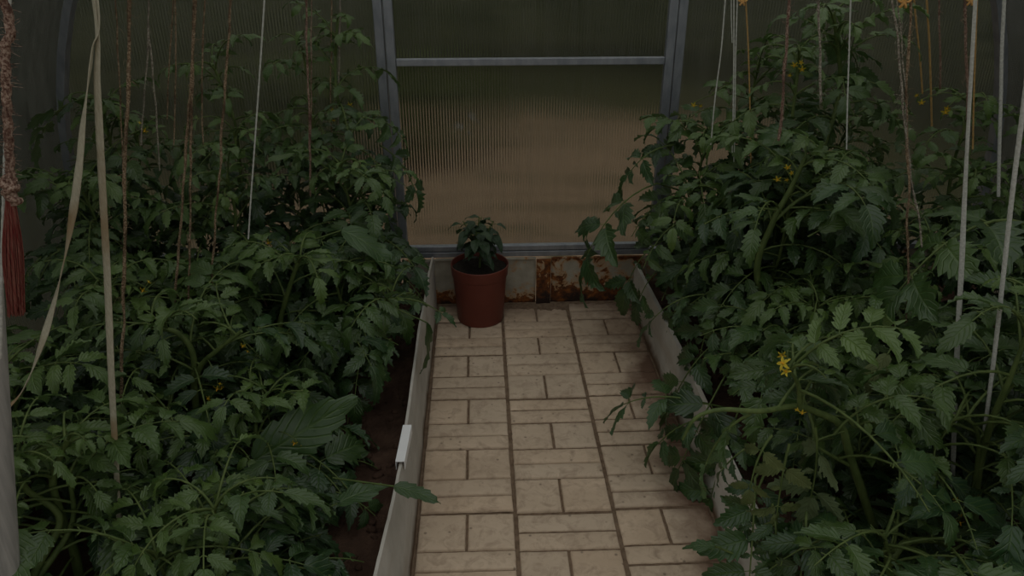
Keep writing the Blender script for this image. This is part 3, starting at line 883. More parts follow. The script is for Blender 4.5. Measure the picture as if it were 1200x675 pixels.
L_('tomato plant behind the broad upturned leaf, with yellow blossoms on its near side', (-.80, 1.58), .46, 5, extra=[(T5, .010), (T5b, .008)], nleaf=36, shoots=2,
   flowers=[(at(255, 455, 1.55), .014, (-.2, -.7, -.4), 4), (at(285, 405, 1.62), .012)], radius=.011)
L_('tomato plant whose leaves hang over the left board towards the potted plant', (-.42, 1.95), .52, 6, zmin=0.20, nleaf=40, lim=lim_left, leaf=(.24, .33),
   heroes=[hb(475, 350, 1.98, 520, 362, 1.94, stretch=1.0, up=.15, pairs=2, lw=.42, sag=.5, root=(425, 350, 1.97)),
           hb(500, 378, 1.92, 512, 440, 1.86, kind='blade', w=.36, droop=.7, root=(450, 355, 1.95), n=(1, -.2, .3)),
           hb(400, 270, 2.0, 480, 300, 1.97, kind='blade', w=.55, droop=.9, root=(370, 280, 2.0)),
           hb(395, 395, 1.85, 445, 400, 1.8, kind='blade', w=.5, droop=.5, root=(360, 400, 1.87))])
L_('tomato plant behind the cream cloth strip, with one yellow blossom', (-.98, 1.85), .54, 7, nleaf=38, flowers=[(at(168, 340, 1.78), .013)])
L_('tomato plant in the middle of the left bed, with thick arching stems', (-.70, 1.92), .50, 8, zmin=0.20, extra=[([np.array([-.66, 1.97, .07])]+T8, .010)], nleaf=38, shoots=2, radius=.011,
   flowers=[(at(315, 284, 2.0), .013, (-.3, -.6, -.2), 0)])
L_('broad leaved tomato plant beside the far left board', (-.42, 2.30), .72, 9, zmin=0.26, nleaf=42, lim=lim_left_far, leaf=(.24, .34))
L_('tomato plant against the left side wall, below the pair of frayed twines', (-1.16, 2.18), .70, 10, nleaf=40, flowers=[(at(170, 153, 2.2), .013)])
L_('tomato plant at the end of the long white string', (-.76, 2.25), .70, 11, nleaf=32)
L_('tall thin topped tomato plant beside the left door post', (-.46, 2.52), 1.10, 12, nleaf=44, shoots=2, lim=lim_left_far, leaf=(.18, .26), lean=(.03, -.02),
   flowers=[(at(390, 130, 2.45), .012), (at(410, 123, 2.45), .013)],
   heroes=[hb(445, 170, 2.45, 490, 215, 2.42, stretch=1.1, up=.3, pairs=2)])
L_('tall tomato plant before the end wall, right of the brown double twine', (-.82, 2.50), .98, 13, nleaf=40, leaf=(.20, .28), lim=lim_left_far)
L_('tomato plant in the far left corner, reaching towards the side wall', (-1.20, 2.50), .86, 14, nleaf=38, leaf=(.20, .28), lim=lim_left_far,
   heroes=[hb(120, 115, 2.45, 28, 135, 2.45, stretch=1.0, up=.25)])

# right bed
R_('drooping tomato shoot with wilted leaves hanging over the near right board', (.96, 1.12), .46, 21, nleaf=14, radius=.011, shoots=0,
   stems=[([at(1030, 640, 1.18), at(1018, 600, 1.18), at(995, 530, 1.18), at(985, 498, 1.18), at(955, 482, 1.17), at(930, 476, 1.15), at(890, 482, 1.12), at(845, 480, 1.12), at(815, 490, 1.12), at(800, 515, 1.12)], .0095),
          ([at(995, 545, 1.18), at(955, 522, 1.17), at(960, 515, 1.16), at(990, 505, 1.16)], .004),
          ([at(938, 478, 1.15), at(935, 450, 1.14), at(922, 430, 1.12)], .006),
          ([at(1120, 700, 1.18), at(1100, 610, 1.22), at(1070, 560, 1.22), at(1030, 510, 1.24), at(1000, 500, 1.22)], .006)],
   heroes=[hb(905, 510, 1.12, 868, 560, 1.09, stretch=1.2, up=.1, mat=2, age=.5, sag=1.6, pairs=2),
           hb(925, 520, 1.13, 905, 600, 1.09, stretch=1.1, up=.0, mat=2, age=.6, sag=1.6, pairs=2),
           hb(955, 500, 1.13, 965, 590, 1.12, stretch=1.0, up=.1, mat=2, age=.4, sag=1.5, pairs=2),
           hb(880, 485, 1.12, 815, 530, 1.14, stretch=1.2, up=.2, age=.4, sag=1.4, pairs=2)],
   flowers=[(at(918, 426, 1.12), .017, (-.75, -.3, .5), 2), (at(940, 483, 1.13), .009)])
R_('tomato shoot trailing down over the near right board onto the pavers', (.78, 1.26), .40, 22, nleaf=18, leaf=(.2, .26),
   heroes=[hb(885, 560, 1.20, 880, 690, 1.02, stretch=.95, up=.1, sag=.5, lw=.5, root=(900, 540, 1.22), pairs=3),
           hb(838, 640, 1.08, 798, 637, 1.10, kind='blade', w=.5, droop=.4, root=(862, 650, 1.08)),
           hb(905, 590, 1.13, 915, 660, 1.05, stretch=1.1, up=.1, pairs=3),
           hb(885, 520, 1.25, 845, 550, 1.24, stretch=1.1, up=.3, pairs=3), hb(900, 545, 1.2, 872, 620, 1.14, stretch=1.1, up=.2, pairs=3), hb(945, 600, 1.1, 940, 690, 1.0, stretch=1.2, up=.2, pairs=3)])
R_('tomato plant with a long leaf reaching over the pavers from the right board', (.83, 1.68), .52, 23, zmin=0.26, nleaf=38,
   heroes=[hb(805, 468, 1.66, 722, 468, 1.68, stretch=1.0, up=.22, sag=.8, pairs=2, root=(860, 480, 1.66), ll=.55, lw=.46),
           hb(835, 490, 1.62, 775, 505, 1.62, stretch=1.2, up=.25, pairs=2),
           hb(850, 440, 1.66, 810, 530, 1.58, stretch=1.3, up=.3, pairs=3), hb(870, 470, 1.6, 840, 560, 1.52, stretch=1.3, up=.3, pairs=3)])
R_('tomato plant at the lower frame corner, behind the widest white string', (1.28, 1.16), .46, 24, nleaf=36, radius=.011,
   stems=[([at(1138, 640, 1.24), at(1145, 560, 1.24), at(1160, 500, 1.22), at(1185, 440, 1.2), at(1215, 360, 1.2)], .011),
          ([at(1140, 580, 1.24), at(1146, 510, 1.22), at(1120, 490, 1.2), at(1095, 530, 1.2)], .005)],
   flowers=[(at(1125, 612, 1.15), .013, (.1, -.6, -.6), 2), (at(1175, 648, 1.1), .016, (.1, -.6, -.6), 2), (at(1120, 585, 1.18), .010)])
R_('tomato plant at the lower frame edge, below the thick pale stem', (1.02, 1.0), .36, 25, nleaf=28, radius=.011,
   stems=[([at(1040, 700, 1.0), at(1040, 650, 1.02), at(1036, 625, 1.02)], .009), ([at(1040, 660, 1.02), at(1065, 635, 1.04), at(1110, 640, 1.05), at(1150, 690, 1.02)], .009),
          ([at(1000, 760, 1.0), at(1010, 690, 1.02), at(1035, 665, 1.02)], .004)])
R_('tomato plant behind the drooping shoot, in the dark middle of the right bed', (1.10, 1.50), .40, 26, nleaf=26,
   heroes=[hb(1040, 415, 1.42, 1010, 462, 1.38, kind='blade', w=.45, mat=2, age=.3, droop=.5)],)
R_('tomato plant with an arching leaf crossing the wide white strings', (1.42, 1.52), .58, 27, nleaf=38,
   heroes=[hb(1200, 262, 1.55, 1060, 300, 1.5, stretch=1.15, up=.45, sag=1.3, pairs=3, lw=.6, thick=.0045, age=.25)])
R_('tomato plant halfway along the right board, leaves nodding over the path', (.84, 1.98), .66, 28, zmin=0.36, nleaf=42, leaf=(.24, .34),
   heroes=[hb(840, 400, 1.9, 795, 460, 1.85, stretch=1.4, up=.4, sag=1.4, pairs=3, root=(870, 400, 1.92)),
           hb(850, 340, 1.95, 820, 400, 1.9, stretch=1.3, up=.3, sag=1.2, pairs=3),
           hb(825, 345, 2.0, 765, 360, 2.0, stretch=1.2, up=.2, pairs=2, age=.1)],
   flowers=[(at(923, 196, 1.9), .012), (at(911, 210, 1.9), .013)])
R_('tomato plant in the middle of the right bed, below the twisted grey twines', (1.20, 1.86), .62, 29, zmin=0.36, extra=[([np.array([.93, 1.93, .07])]+T29, .011), (T29b, .006)], nleaf=40,
   heroes=[hb(960, 270, 1.75, 1005, 245, 1.75, kind='blade', w=.5, age=.5, n=(0, -.5, .8))])
R_('tomato plant reaching towards the door panel from the far right board', (.74, 2.40), .78, 30, zmin=0.30, nleaf=44, lim=lim_right_far, leaf=(.24, .34),
   heroes=[hb(770, 215, 2.35, 696, 285, 2.30, stretch=1.3, up=.45, sag=1.2, pairs=3, root=(820, 230, 2.38)),
           hb(800, 300, 2.25, 748, 330, 2.22, stretch=1.3, up=.3, sag=1.2, pairs=2, root=(840, 290, 2.3), age=.2),
           hb(830, 320, 2.2, 790, 350, 2.15, stretch=1.4, up=.3, sag=1.2, pairs=2, age=.2),
           hb(785, 280, 2.3, 725, 325, 2.28, stretch=1.1, up=.4, sag=1.3, pairs=2, root=(830, 280, 2.32)),
           hb(790, 170, 2.40, 735, 200, 2.38, stretch=1.1, up=.4, pairs=3)])
R_('bushy tomato plant beside the right door post, with a yellow blossom', (.88, 2.52), .98, 31, nleaf=44, lim=lim_right_far,
   flowers=[(at(813, 123, 2.45), .013)])
R_('tallest tomato plant, rising above the frame between the white strings', (1.00, 2.18), 1.16, 32, nleaf=50, lim=lim_right_far, radius=.010,
   flowers=[(at(931, 76, 2.12), .013), (at(940, 81, 2.12), .013)],
   heroes=[hb(955, 45, 2.2, 1032, 62, 2.2, stretch=1.1, up=.25, sag=1.1, pairs=3)])
R_('dark tomato plant before the end wall, behind the tallest one', (1.20, 2.48), .80, 33, nleaf=38, lim=lim_right_far)
R_('tomato plant under the tan cords, with two yellow blossoms', (1.38, 2.12), .92, 34, nleaf=40, leaf=(.2, .28),
   flowers=[(at(1080, 120, 2.05), .012), (at(1108, 131, 2.05), .015)])
R_('tomato plant against the right side wall, below the short white string', (1.60, 1.98), .86, 35, nleaf=30)

# ------------------------------------------------------------------ potted plant
def potted():
    cx, cy = -.009, 2.545
    r = empty('potted_plant', (cx, cy, 0), 'small dark leaved plant in a terracotta coloured pot at the path end', 'potted plant')
    def lathe(prof, mat, name, par, n=56):
        mb = MB(); V = []; 
        for (rr, z) in prof:
            for k in range(n): V.append((cx+rr*cos(2*pi*k/n), cy+rr*sin(2*pi*k/n), z))
        m = len(prof); F = []
        for i in range(m-1):
            for k in range(n): F.append([i*n+k, i*n+(k+1) % n, (i+1)*n+(k+1) % n, (i+1)*n+k])
        mb.add(V, F); return mb.build(name, mat, par)
    pot = lathe([(.0, .006), (.076, .006), (.078, .001), (.083, .001), (.0845, .004), (.0975, .178), (.0985, .181), (.099, .183), (.0965, .184), (.0955, .182), (.083, .02), (.0, .02)], M['pot'], 'pot', r)
    rim = lathe([(.0975, .181), (.1005, .181), (.1015, .183), (.1045, .219), (.1050, .2225), (.1042, .2245), (.1022, .2245), (.1012, .221), (.0985, .184), (.0975, .181)], M['pot'], 'rim', pot)
    rim.location = (0, 0, 0)
    sm = MB(); n = 40; V = [(cx, cy, .207)]; F = []
    for ri in range(1, 9):
        for k in range(n):
            rr = .0985*ri/8; a = 2*pi*k/n
            p = Vector((cx+rr*cos(a), cy+rr*sin(a), 0)); V.append((p.x, p.y, .205+.006*mnoise.noise(p*70)))
    for k in range(n): F.append([0, 1+k, 1+(k+1) % n, 1+(k+1) % n])
    F3 = [[0, 1+k, 1+(k+1) % n] for k in range(n)]
    F4 = [[1+(ri-1)*n+k, 1+ri*n+k, 1+ri*n+(k+1) % n, 1+(ri-1)*n+(k+1) % n] for ri in range(1, 8) for k in range(n)]
    sm.add(V, F3); sm.f.append(np.array(F4)); sm.m.append(np.zeros(len(F4), int))
    sm.build('potting_soil', M['peat'], r)
    rng = np.random.default_rng(77)
    st = MB(); fo = MB()
    stems = [smoothcurve([(cx, cy, .2), (cx+.004, cy-.003, .28), (cx-.003, cy, .345), (cx+.002, cy-.004, .402)], 20)]
    for (dx, dy, z0, z1) in ((-.055, -.01, .29, .390), (.052, .0, .30, .385), (.01, .045, .30, .385), (-.01, -.05, .27, .365)):
        stems.append(smoothcurve([(cx, cy, z0), (cx+dx*.5, cy+dy*.5, (z0+z1)/2-.005), (cx+dx, cy+dy, z1)], 14))
    for k, P in enumerate(stems): st.tube(P, np.linspace(.0042 if k == 0 else .0026, .0016, len(P)), 8)
    az = 0
    for k, P in enumerate(stems):
        cnt = 22 if k == 0 else 11
        for i in range(cnt):
            t = .16+.84*(i+.5)/cnt if k == 0 else .3+.7*(i+.5)/cnt
            p = P[int(t*(len(P)-1))]; az += 2.4+rng.normal(0, .3)
            el = rng.uniform(-.1, .5); d = np.array([cos(az)*cos(el), sin(az)*cos(el), sin(el)])
            pet = rng.uniform(.012, .03); q = p+d*pet-UPV*.004
            st.tube([p, p+d*pet*.5, q], [.001, .001, .0009], 5)
            L = rng.uniform(.055, .085)*(1-.3*(t > .9))
            if q[1]+d[1]*L > WALL_Y-.04: continue
            blade(fo, q, d-UPV*.35, UPV+d*.3, L, L*.52, rng.uniform(.5, 1.2), rng.uniform(.1, .4), np.clip(.1+.5*(t > .85)*rng.random(), 0, 1), rng, 0, 9, 0, (.6, .95), .2)
    st.build('stem', M['stem'], r)
    fo.build('foliage', M['pepper'], r)
potted()

# ------------------------------------------------------------------ strings
SR = np.random.default_rng(5)
def upto_wire(p_top, p_next, Y):
    """carry the string on from its uppermost visible point to the overhead wire"""
    d = p_top-p_next; d = d/max(d[2], .02)
    q = p_top+d*(PZ-p_top[2])
    q[0] = np.clip(q[0], CX-half(PZ)+.08, CX+half(PZ)-.08); q[1] = Y
    return q

def string(name, label, pix, Y, r, mat, cat='string', group=None, ply=0, fuzz=0, wob=.0, end=None, pitch=.016, extra=(), lobe=.3, dYb=0.0, tie=None):
    mb = MB()
    def one(pix, r):
        P = [at(x, y, Y+dYb*(y/300.0)) for x, y in pix]
        top = upto_wire(P[0], P[1], Y)
        pts = [top+np.array([0, 0, .004])]+P
        C = smoothcurve(pts, 22*len(pts))
        ln = np.linalg.norm(np.diff(C, axis=0), axis=1).sum(); n = int(min(900, max(40, ln/(pitch/6 if ply else .02))))
        s_ = np.concatenate([[0], np.cumsum(np.linalg.norm(np.diff(C, axis=0), axis=1))])
        C = np.stack([np.interp(np.linspace(0, s_[-1], n), s_, C[:, k]) for k in range(3)], -1)
        if wob:
            for i in range(n):
                q = Vector((C[i][2]*14, Y*7, label.__len__()*1.3)); e = min(1, i/8)
                C[i][0] += wob*mnoise.noise(q)*e; C[i][1] += wob*mnoise.noise(q+Vector((5, 5, 5)))*e
        rr = np.full(n, r)
        if fuzz: rr = r*np.array([1+.35*mnoise.noise(Vector((c[2]*40, Y*3, r*900))) for c in C])
        mb.tube(C, rr, 10 if ply else 8, 0, lobes=ply, lobe=lobe, pitch=pitch)
        # hitch round the wire
        k = np.linspace(0, 2*pi*1.5, 16)
        mb.tube([top+np.array([.003*q/3, .0036*cos(q), .0036*sin(q)]) for q in k], r*.7, 6)
        for q in range(fuzz):
            i = SR.integers(2, n-2); d = unit(SR.normal(0, 1, 3)); L = SR.uniform(.006, .022)
            m_ = C[i]+d*r*.7
            mb.tube([m_, m_+d*L*.5+UPV*SR.normal(0, .003), m_+d*L+UPV*SR.normal(0, .008)], [.0005, .0004, .0002], 3, cap=False)
        return C
    for p_, r_ in ((pix, r),)+tuple(extra): one(p_, r_)
    o = mb.build(name, M[mat], origin=tuple(at(*pix[0], Y)))
    if tie:                                   # a small orange bow tied where the strings meet
        kb = MB(); c = at(*tie, Y)
        kb.tube([c+UPV*.010, c-UPV*.006], .004, 8)
        for sg in (-1, 1):
            kb.tube(smoothcurve([c, c+np.array([sg*.006, -.004, .007]), c+np.array([sg*.012, -.003, .002]), c+np.array([sg*.007, -.005, -.003]), c], 16), .0024, 6)
            kb.tube(smoothcurve([c, c+np.array([sg*.003, -.004, -.008]), c+np.array([sg*.006, -.002, -.013])], 8), .0026, 6)
        kk = kb.build('bow', M['orange'], o); kk['label'] = 'orange bow'
    return tag(o, label, cat, group)

TW = 'brown twines over the left bed'; TR = 'jute twines over the right bed'; WS = 'white strings tying the tomatoes'
# left bed
string('plant_twine', 'thick fuzzy brown twine just right of the cream cloth strip', [(153, 0), (150, 90), (147, 200), (146, 300), (143, 420), (140, 520), (139, 560)], 1.5, .0036, 'twine', 'twine', TW, ply=3, fuzz=70, wob=.004)
string('plant_twine', 'faint dark twine at far left, between the cloth strip and the thick twine', [(136, 0), (138, 60), (142, 130), (144, 200)], 2.2, .0022, 'twine', 'twine', TW, ply=2, fuzz=30, wob=.004)
string('plant_twine', 'frayed twine parting into two strands, right of the thick brown twine', [(174, 0), (175, 40), (179, 85), (184, 142), (187, 200)], 2.2, .0024, 'grey_twine', 'twine', TW, ply=2, fuzz=40, wob=.003, extra=((((174, 0), (174, 45), (171, 90), (168, 130), (166, 170)), .0022),))
string('plant_twine', 'two thin frayed strands hanging just left of the brown double twine', [(203, 0), (200, 50), (197, 97), (196, 140)], 2.2, .0020, 'twine', 'twine', TW, ply=2, fuzz=25, wob=.002, extra=((((205, 0), (206, 60), (205, 125), (204, 170)), .0022),))
string('plant_twine', 'long brown double twine splitting apart in the middle of the left bed', [(229, 0), (226, 60), (221, 130), (214, 230), (208, 310), (204, 360)], 1.85, .0034, 'twine', 'twine', TW, ply=3, fuzz=60, wob=.003, extra=((((227, 0), (226, 60), (224, 150), (223, 230), (222, 300), (221, 365)), .0030),))
string('plant_twine', 'short dark twine close on the right of the double twine', [(240, -4), (238, 50), (237, 130), (238, 170)], 2.2, .0024, 'twine', 'twine', TW, ply=2, fuzz=30, wob=.002)
string('plant_twine', 'single knotted brown twine left of the long white string', [(270, 0), (269, 30), (265, 90), (260, 160), (255, 230), (250, 300), (248, 340)], 1.85, .0030, 'twine', 'twine', TW, ply=3, fuzz=60, wob=.004)
string('garden_string', 'thin taut white string alone over the left bed', [(310, -2), (304, 90), (297, 190), (294, 232), (291, 280)], 1.85, .0021, 'white', 'string', WS, ply=2)
string('plant_twine', 'rusty brown twine with a second loose strand, right of the left white string', [(359, 0), (360, 60), (362, 130), (363, 180), (364, 230)], 2.2, .0032, 'red_twine', 'twine', TW, ply=3, fuzz=40, wob=.003, extra=((((365, 10), (365, 80), (364, 150), (363, 190)), .0016),))
string('plant_twine', 'thin brown twine beside the tall thin topped tomato plant', [(388, 0), (388, 60), (388, 130), (390, 190)], 2.5, .0024, 'twine', 'twine', TW, ply=2, fuzz=30, wob=.003)
string('plant_twine', 'pale twine closest to the left door post', [(399, 0), (398, 50), (397, 110), (396, 170)], 2.5, .0026, 'grey_twine', 'twine', TW, ply=2, fuzz=30, wob=.003)
# right bed
string('garden_string', 'white string slanting leftmost over the right bed', [(850, 0), (845, 60), (838, 115), (833, 170)], 2.2, .0019, 'white', 'string', WS, ply=2)
string('garden_string', 'pair of white strings hanging close together behind the slanting one', [(860, 0), (860, 60), (859, 140), (858, 180)], 2.2, .0019, 'white', 'string', WS, ply=2, extra=((((864, 0), (862, 70), (861, 150), (860, 190)), .0019), (((857, 0), (857, 20), (858, 50)), .0014)))
string('plant_twine', 'tan twine with an orange knot beside the pair of white strings', [(874, 2), (875, 20), (877, 60), (879, 130), (880, 200)], 2.2, .0022, 'tan', 'twine', TR, ply=2, tie=(870, 0))
string('plant_twine', 'shaggy grey brown twine with a swollen fuzzy stretch, before the tallest plant', [(924, 0), (922, 50), (919, 90), (916, 125), (914, 165)], 1.85, .0038, 'red_twine', 'twine', TR, ply=3, fuzz=120, wob=.005)
string('plant_twine', 'fuzzy grey twine between the tallest plant and the lone white string', [(958, 0), (960, 40), (962, 80), (963, 120)], 1.85, .0030, 'grey_twine', 'twine', TR, ply=3, fuzz=110, wob=.004)
string('garden_string', 'thin lone white string right of the tallest tomato plant', [(997, -2), (995, 60), (993, 125), (992, 175)], 1.85, .0019, 'white', 'string', WS, ply=2)
string('plant_twine', 'long frayed grey twine joined by a second strand, over the wall gap', [(1046, 0), (1050, 40), (1055, 90), (1061, 145), (1067, 200), (1076, 250), (1082, 290)], 1.5, .0022, 'grey_twine', 'twine', TR, ply=2, fuzz=110, wob=.005, extra=((((1052, 0), (1056, 60), (1062, 120), (1064, 180)), .0014),))
string('plant_twine', 'long shaggy brown twine right beside the frayed grey one', [(1067, 0), (1065, 60), (1063, 130), (1064, 200), (1064, 290), (1064, 380)], 1.5, .0025, 'twine', 'twine', TR, ply=3, fuzz=160, wob=.005, tie=(1059, 0))
string('plant_twine', 'left of the two smooth tan cords', [(1071, -2), (1074, 30), (1078, 68), (1081, 110)], 2.2, .0026, 'tan', 'twine', TR, ply=2)
string('plant_twine', 'right of the two smooth tan cords, running down behind the leaves', [(1086, 0), (1089, 50), (1091, 110), (1092, 150)], 2.2, .0030, 'tan', 'twine', TR, ply=2)
string('plant_twine', 'dark reddish twine between the tan cords and the wide white tape', [(1101, 0), (1101, 40), (1102, 75), (1102, 110)], 2.2, .0028, 'red_twine', 'twine', TR, ply=2, fuzz=40, wob=.003)
string('plant_twine', 'frayed reddish twine hanging just left of the wide white tape', [(1132, 0), (1132, 50), (1134, 100), (1134, 160)], 1.85, .0034, 'red_twine', 'twine', TR, ply=3, fuzz=110, wob=.004)
string('plant_twine', 'tan twine hanging right behind the wide white tape', [(1145, 0), (1143, 60), (1141, 120), (1140, 175)], 1.85, .0022, 'tan', 'twine', TR, ply=2, tie=(1137, -1))
string('garden_string', 'short thick white cord before the right arch post', [(1177, 0), (1174, 60), (1173, 112), (1171, 180), (1170, 230)], 1.85, .0044, 'white', 'string', WS, ply=2, lobe=.15)
string('garden_string', 'thick white cord at the frame edge, slanting down to the thick green stem', [(1206, 60), (1200, 120), (1186, 230), (1166, 410), (1150, 530), (1141, 590)], 1.2, .0042, 'white', 'string', WS, ply=2, lobe=.15, dYb=.02)

def ribbon_part(mb, P, width, twist, th=.0007):
    P = smoothcurve(P, 120); n = len(P)
    T = np.gradient(P, axis=0); T /= np.linalg.norm(T, axis=1)[:, None]
    V = np.zeros((n, 8, 3)); W = np.interp(np.linspace(0, 1, n), np.linspace(0, 1, len(width)), width); A = np.interp(np.linspace(0, 1, n), np.linspace(0, 1, len(twist)), twist)
    for i in range(n):
        a = np.array([1.0, 0, 0]); a = unit(a-T[i]*(a@T[i])); b = np.cross(T[i], a)
        w = a*cos(A[i])+b*sin(A[i]); q = np.cross(T[i], w)
        w_ = W[i]*(1+.10*mnoise.noise(Vector((P[i][2]*50, 3, 1))))
        for k, (u, v) in enumerate(((-1, -1), (-.33, -1.4), (.33, -.6), (1, -1), (1, 1), (.33, 1.4), (-.33, .6), (-1, 1))):
            crease = .12*w_*mnoise.noise(Vector((P[i][2]*20, k if k < 4 else 7-k, 4)))
            V[i, k] = P[i]+w*u*w_/2+q*(v*th+crease*.35)
    i, j = np.meshgrid(np.arange(n-1), np.arange(8), indexing='ij'); a0 = i*8+j; b0 = i*8+(j+1) % 8
    mb.add(V.reshape(-1, 3), np.stack([a0, b0, b0+8, a0+8], -1).reshape(-1, 4))
    return P

# cream cloth strip, two tails
Y = 1.2
topp = np.array([at(111, 0, Y)[0]+.02, Y, PZ])
r = empty('cloth_strip', tuple(at(112, 0, Y)), 'cream cloth strip hanging in two long tails over the left bed', 'cloth strip')
mb = MB(); ribbon_part(mb, [topp, at(110, 0, Y), at(114, 100, Y), at(120, 220, Y+.01), at(126, 330, Y+.02), at(130, 430, Y+.02), at(134, 510, Y+.03), at(139, 600, Y), at(141, 660, Y)], [.006, .007, .0115, .0115, .0125, .0115, .0115, .009], [.3, .5, .1, .0, .15, .05, .2, .1])
o = mb.build('tail', M['cloth'], r); o['label'] = 'flat straight cloth tail'
mb = MB(); ribbon_part(mb, [topp+np.array([-.002, -.004, 0]), at(113, -6, Y-.004), at(108, 60, Y-.004), at(98, 140, Y-.01), at(91, 210, Y-.02), at(81, 275, Y-.02), at(66, 345, Y-.03), at(48, 405, Y-.05), at(28, 455, Y-.06), at(8, 478, Y-.07), at(-12, 486, Y-.07)],
            [.006, .010, .012, .012, .013, .013, .012, .012, .011], [.2, .9, 1.5, .4, .0, 1.35, .2, 1.45, .9, .5])
o = mb.build('tail', M['cloth'], r); o['label'] = 'twisted slanting cloth tail'

# wide white tape at right
Y = 1.35
mb = MB(); tp = at(1143, 0, Y); tp2 = np.array([tp[0]-.01, Y, PZ])
ribbon_part(mb, [upto_wire(at(1143, 0, Y), at(1139, 70, Y), Y), at(1143, 0, Y), at(1139, 70, Y), at(1134, 160, Y), at(1130, 240, Y), at(1127, 310, Y), at(1123, 380, Y), at(1120, 450, Y), at(1117, 540, Y), at(1116, 580, Y)],
            [.006, .006, .006, .0065, .0095, .010, .011, .010, .008], [.3, .6, .9, .9, .4, .1, .1, .3, .6])
tag(mb.build('white_tape', M['white'], origin=tuple(tp)), 'wide white tape hanging in front of the right bed, lower end in the leaves', 'tape')

# knotted brown rope with a red tassel, near left frame edge
Y = .85
r = empty('tasselled_rope', tuple(at(9, 0, Y)), 'thick twisted brown rope ending in a faded red tassel at the left frame edge', 'rope')
mb = MB(); tp = at(3, -10, Y)
C = smoothcurve([np.array([tp[0]-.01, Y, PZ]), tp, at(6, 60, Y), at(8, 120, Y), at(11, 180, Y), at(13, 215, Y)], 300)
mb.tube(C, .0052, 14, 0, lobes=3, lobe=.38, pitch=.020)
for q in range(200):
    i = SR.integers(5, len(C)-2); d = unit(SR.normal(0, 1, 3)); L = SR.uniform(.004, .012); m_ = C[i]+d*.004
    mb.tube([m_, m_+d*L], [.0004, .0002], 3, cap=False)
mb.build('rope', M['rope'], r)
mb = MB(); c0 = at(13, 224, Y)
for k in range(3):
    th = np.linspace(0, 2*pi, 22); R = [.0058, .0066, .0056][k]; dz = [.011, .001, -.009][k]
    mb.tube([c0+np.array([R*cos(a), R*sin(a), dz+.004*sin(a+k*2)]) for a in th], .0042, 8, 0, lobes=2, lobe=.3, pitch=.012)
mb.tube([c0+UPV*.015, c0-UPV*.016], .0055, 10)
k_ = mb.build('knot', M['rope'], r)
mb = MB(); a_, b_ = at(14, 238, Y), at(19, 366, Y)
for q in range(240):
    th = SR.uniform(0, 2*pi); rr = sqrt(SR.random()); e = SR.uniform(.82, 1.04)
    p0 = a_+np.array([cos(th), sin(th), 0])*.0045*rr+UPV*.006; p1 = a_+(b_-a_)*e+np.array([cos(th)*.0095, sin(th)*.008, 0])*rr
    pm = (p0+p1)/2+np.array([cos(th), sin(th), 0])*.0025*rr+SR.normal(0, .001, 3)
    mb.tube(smoothcurve([p0, pm, p1], 10), [.0007]*11, 4, cap=False)
t_ = mb.build('tassel', M['tassel'], r); t_['label'] = 'faded red tassel'
string('garden_string', 'pale string hanging behind the tasselled rope at the left frame edge', [(11, -4), (9, 60), (7, 150), (4, 250), (2, 340), (0, 420)], .85, .0022, 'white', 'string', WS, ply=2, dYb=.015)

# leaning pole at the lower left corner
mb = MB()
pa, pb = at(-12, 330, .98), at(12, 690, .92)
d = (pb-pa); d = d/abs(d[2])
P0 = pb+d*(pb[2]-.03); P1 = pa-d*(PZ-.05-pa[2])
mb.tube([P0, pb, pa, P1], .0155, 24)
tag(mb.build('support_pole', M['post'], origin=tuple(P0)), 'weathered grey pole standing in the lower left frame corner', 'pole')

# ------------------------------------------------------------------ shrubs beyond the polycarbonate
def shrub(label, x, y, h, w, seed, pale=0.0, group='shrubs outside the greenhouse'):
    rng = np.random.default_rng(seed)
    r = empty('shrub', (x, y, -.06), label, 'shrub', group)
    sm = MB(); fm = MB()
    tips = []
    for k in range(9):
        a = rng.uniform(0, 2*pi); R = w*rng.uniform(.1, .6)
        e = np.array([x+cos(a)*R, y+sin(a)*R, h*rng.uniform(.6, .95)])
        P = smoothcurve([(x+cos(a)*.05, y+sin(a)*.05, -.08), (x+cos(a)*R*.4, y+sin(a)*R*.4, e[2]*.5), e], 16)
        sm.tube(P, np.linspace(.022, .006, len(P)), 7); tips.append(P)
    for q in range(1500):
        th = rng.uniform(0, 2*pi); z = rng.uniform(.04, 1.0); prof = sqrt(max(0, 1-(abs(z-.45)/.6)**2.2)) if abs(z-.45) < .6 else 0
        rr = w*prof*rng.uniform(.55, 1.05)
        p = np.array([x+cos(th)*rr, y+sin(th)*rr, h*z]); d = np.array([cos(th), sin(th), rng.uniform(-.5, .6)])
        L = rng.uniform(.12, .22)
        blade(fm, p, d+rng.normal(0, .3, 3), UPV+rng.normal(0, .5, 3), L, L*.55, .5, .2, np.clip(pale+rng.normal(0, .12), 0, 1), rng, 0, 4, 0)
    sm.build('branch', M['stem'], r); fm.build('foliage', M['weed'], r)
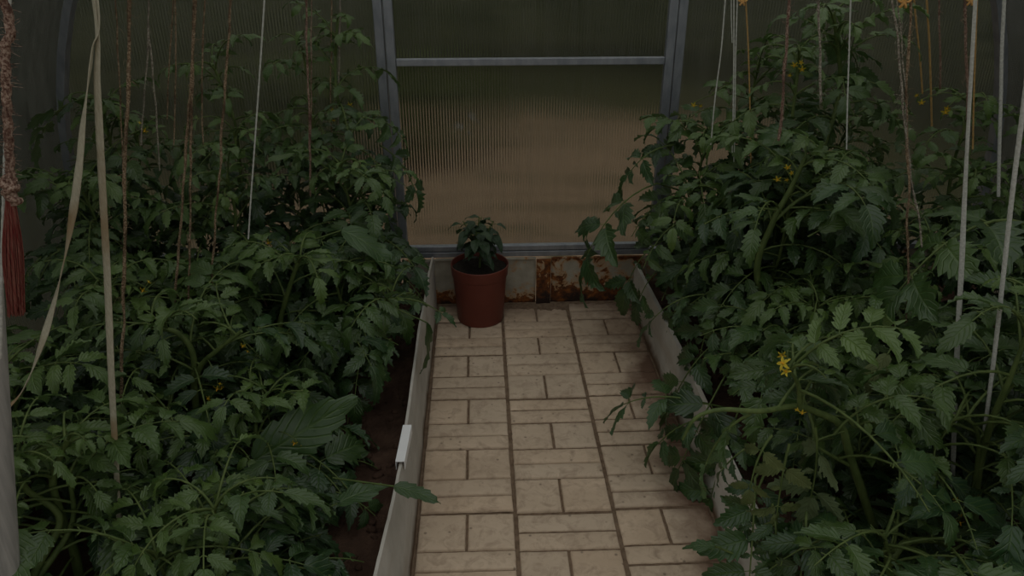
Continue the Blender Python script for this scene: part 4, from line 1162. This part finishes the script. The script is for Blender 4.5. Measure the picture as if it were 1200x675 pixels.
for k, (x, y, h, w, pale, lab) in enumerate([
    (-1.55, 7.0, 2.6, .95, .45, 'yellow green shrub outside, seen through the left of the door panel'),
    (.5, 9.0, 2.8, 1.15, .05, 'dark green shrub outside, behind the top of the door panel'),
    (2.6, 7.9, 2.8, 1.1, .05, 'dark green shrub outside, behind the right door post'),
    (4.2, 5.9, 2.8, 1.05, .1, 'dark green shrub outside, behind the tall plants of the right bed'),
    (-3.6, 5.6, 2.8, 1.05, .05, 'dark green shrub outside, behind the far left corner of the greenhouse'),
    (-4.3, 3.2, 2.6, 1.1, .15, 'dark green shrub outside the left side wall'),
    (4.6, 3.6, 2.6, 1.2, .1, 'dark green shrub outside the right side wall'),
    (-.9, 4.9, .5, .5, .7, 'low yellowish bush on the bare earth outside the door')]):
    shrub(lab, x, y, h, w, 300+k, pale)

# ------------------------------------------------------------------ light: dull overcast daylight
w = bpy.data.worlds.new('overcast'); SC.world = w; w.use_nodes = True
nt = w.node_tree; nt.nodes.clear()
out = nt.nodes.new('ShaderNodeOutputWorld'); bg = nt.nodes.new('ShaderNodeBackground')
tc = nt.nodes.new('ShaderNodeTexCoord'); sx = nt.nodes.new('ShaderNodeSeparateXYZ'); rp = nt.nodes.new('ShaderNodeValToRGB')
nt.links.new(tc.outputs['Generated'], sx.inputs[0]); nt.links.new(sx.outputs[2], rp.inputs[0])
rp.color_ramp.elements[0].position = 0.0; rp.color_ramp.elements[0].color = (.42, .43, .42, 1)
rp.color_ramp.elements[1].position = .9; rp.color_ramp.elements[1].color = (.97, .98, .95, 1)
nt.links.new(rp.outputs[0], bg.inputs[0]); bg.inputs[1].default_value = 1.0
nt.links.new(bg.outputs[0], out.inputs[0])

vs = SC.view_settings
SC.display_settings.display_device = 'sRGB'
vs.view_transform = 'Standard'; vs.look = 'None'; vs.exposure = -.62; vs.gamma = 1.0
vs.use_curve_mapping = False
SC.cycles.max_bounces = 8; SC.cycles.transparent_max_bounces = 8; SC.cycles.transmission_bounces = 6
SC.cycles.use_denoising = True
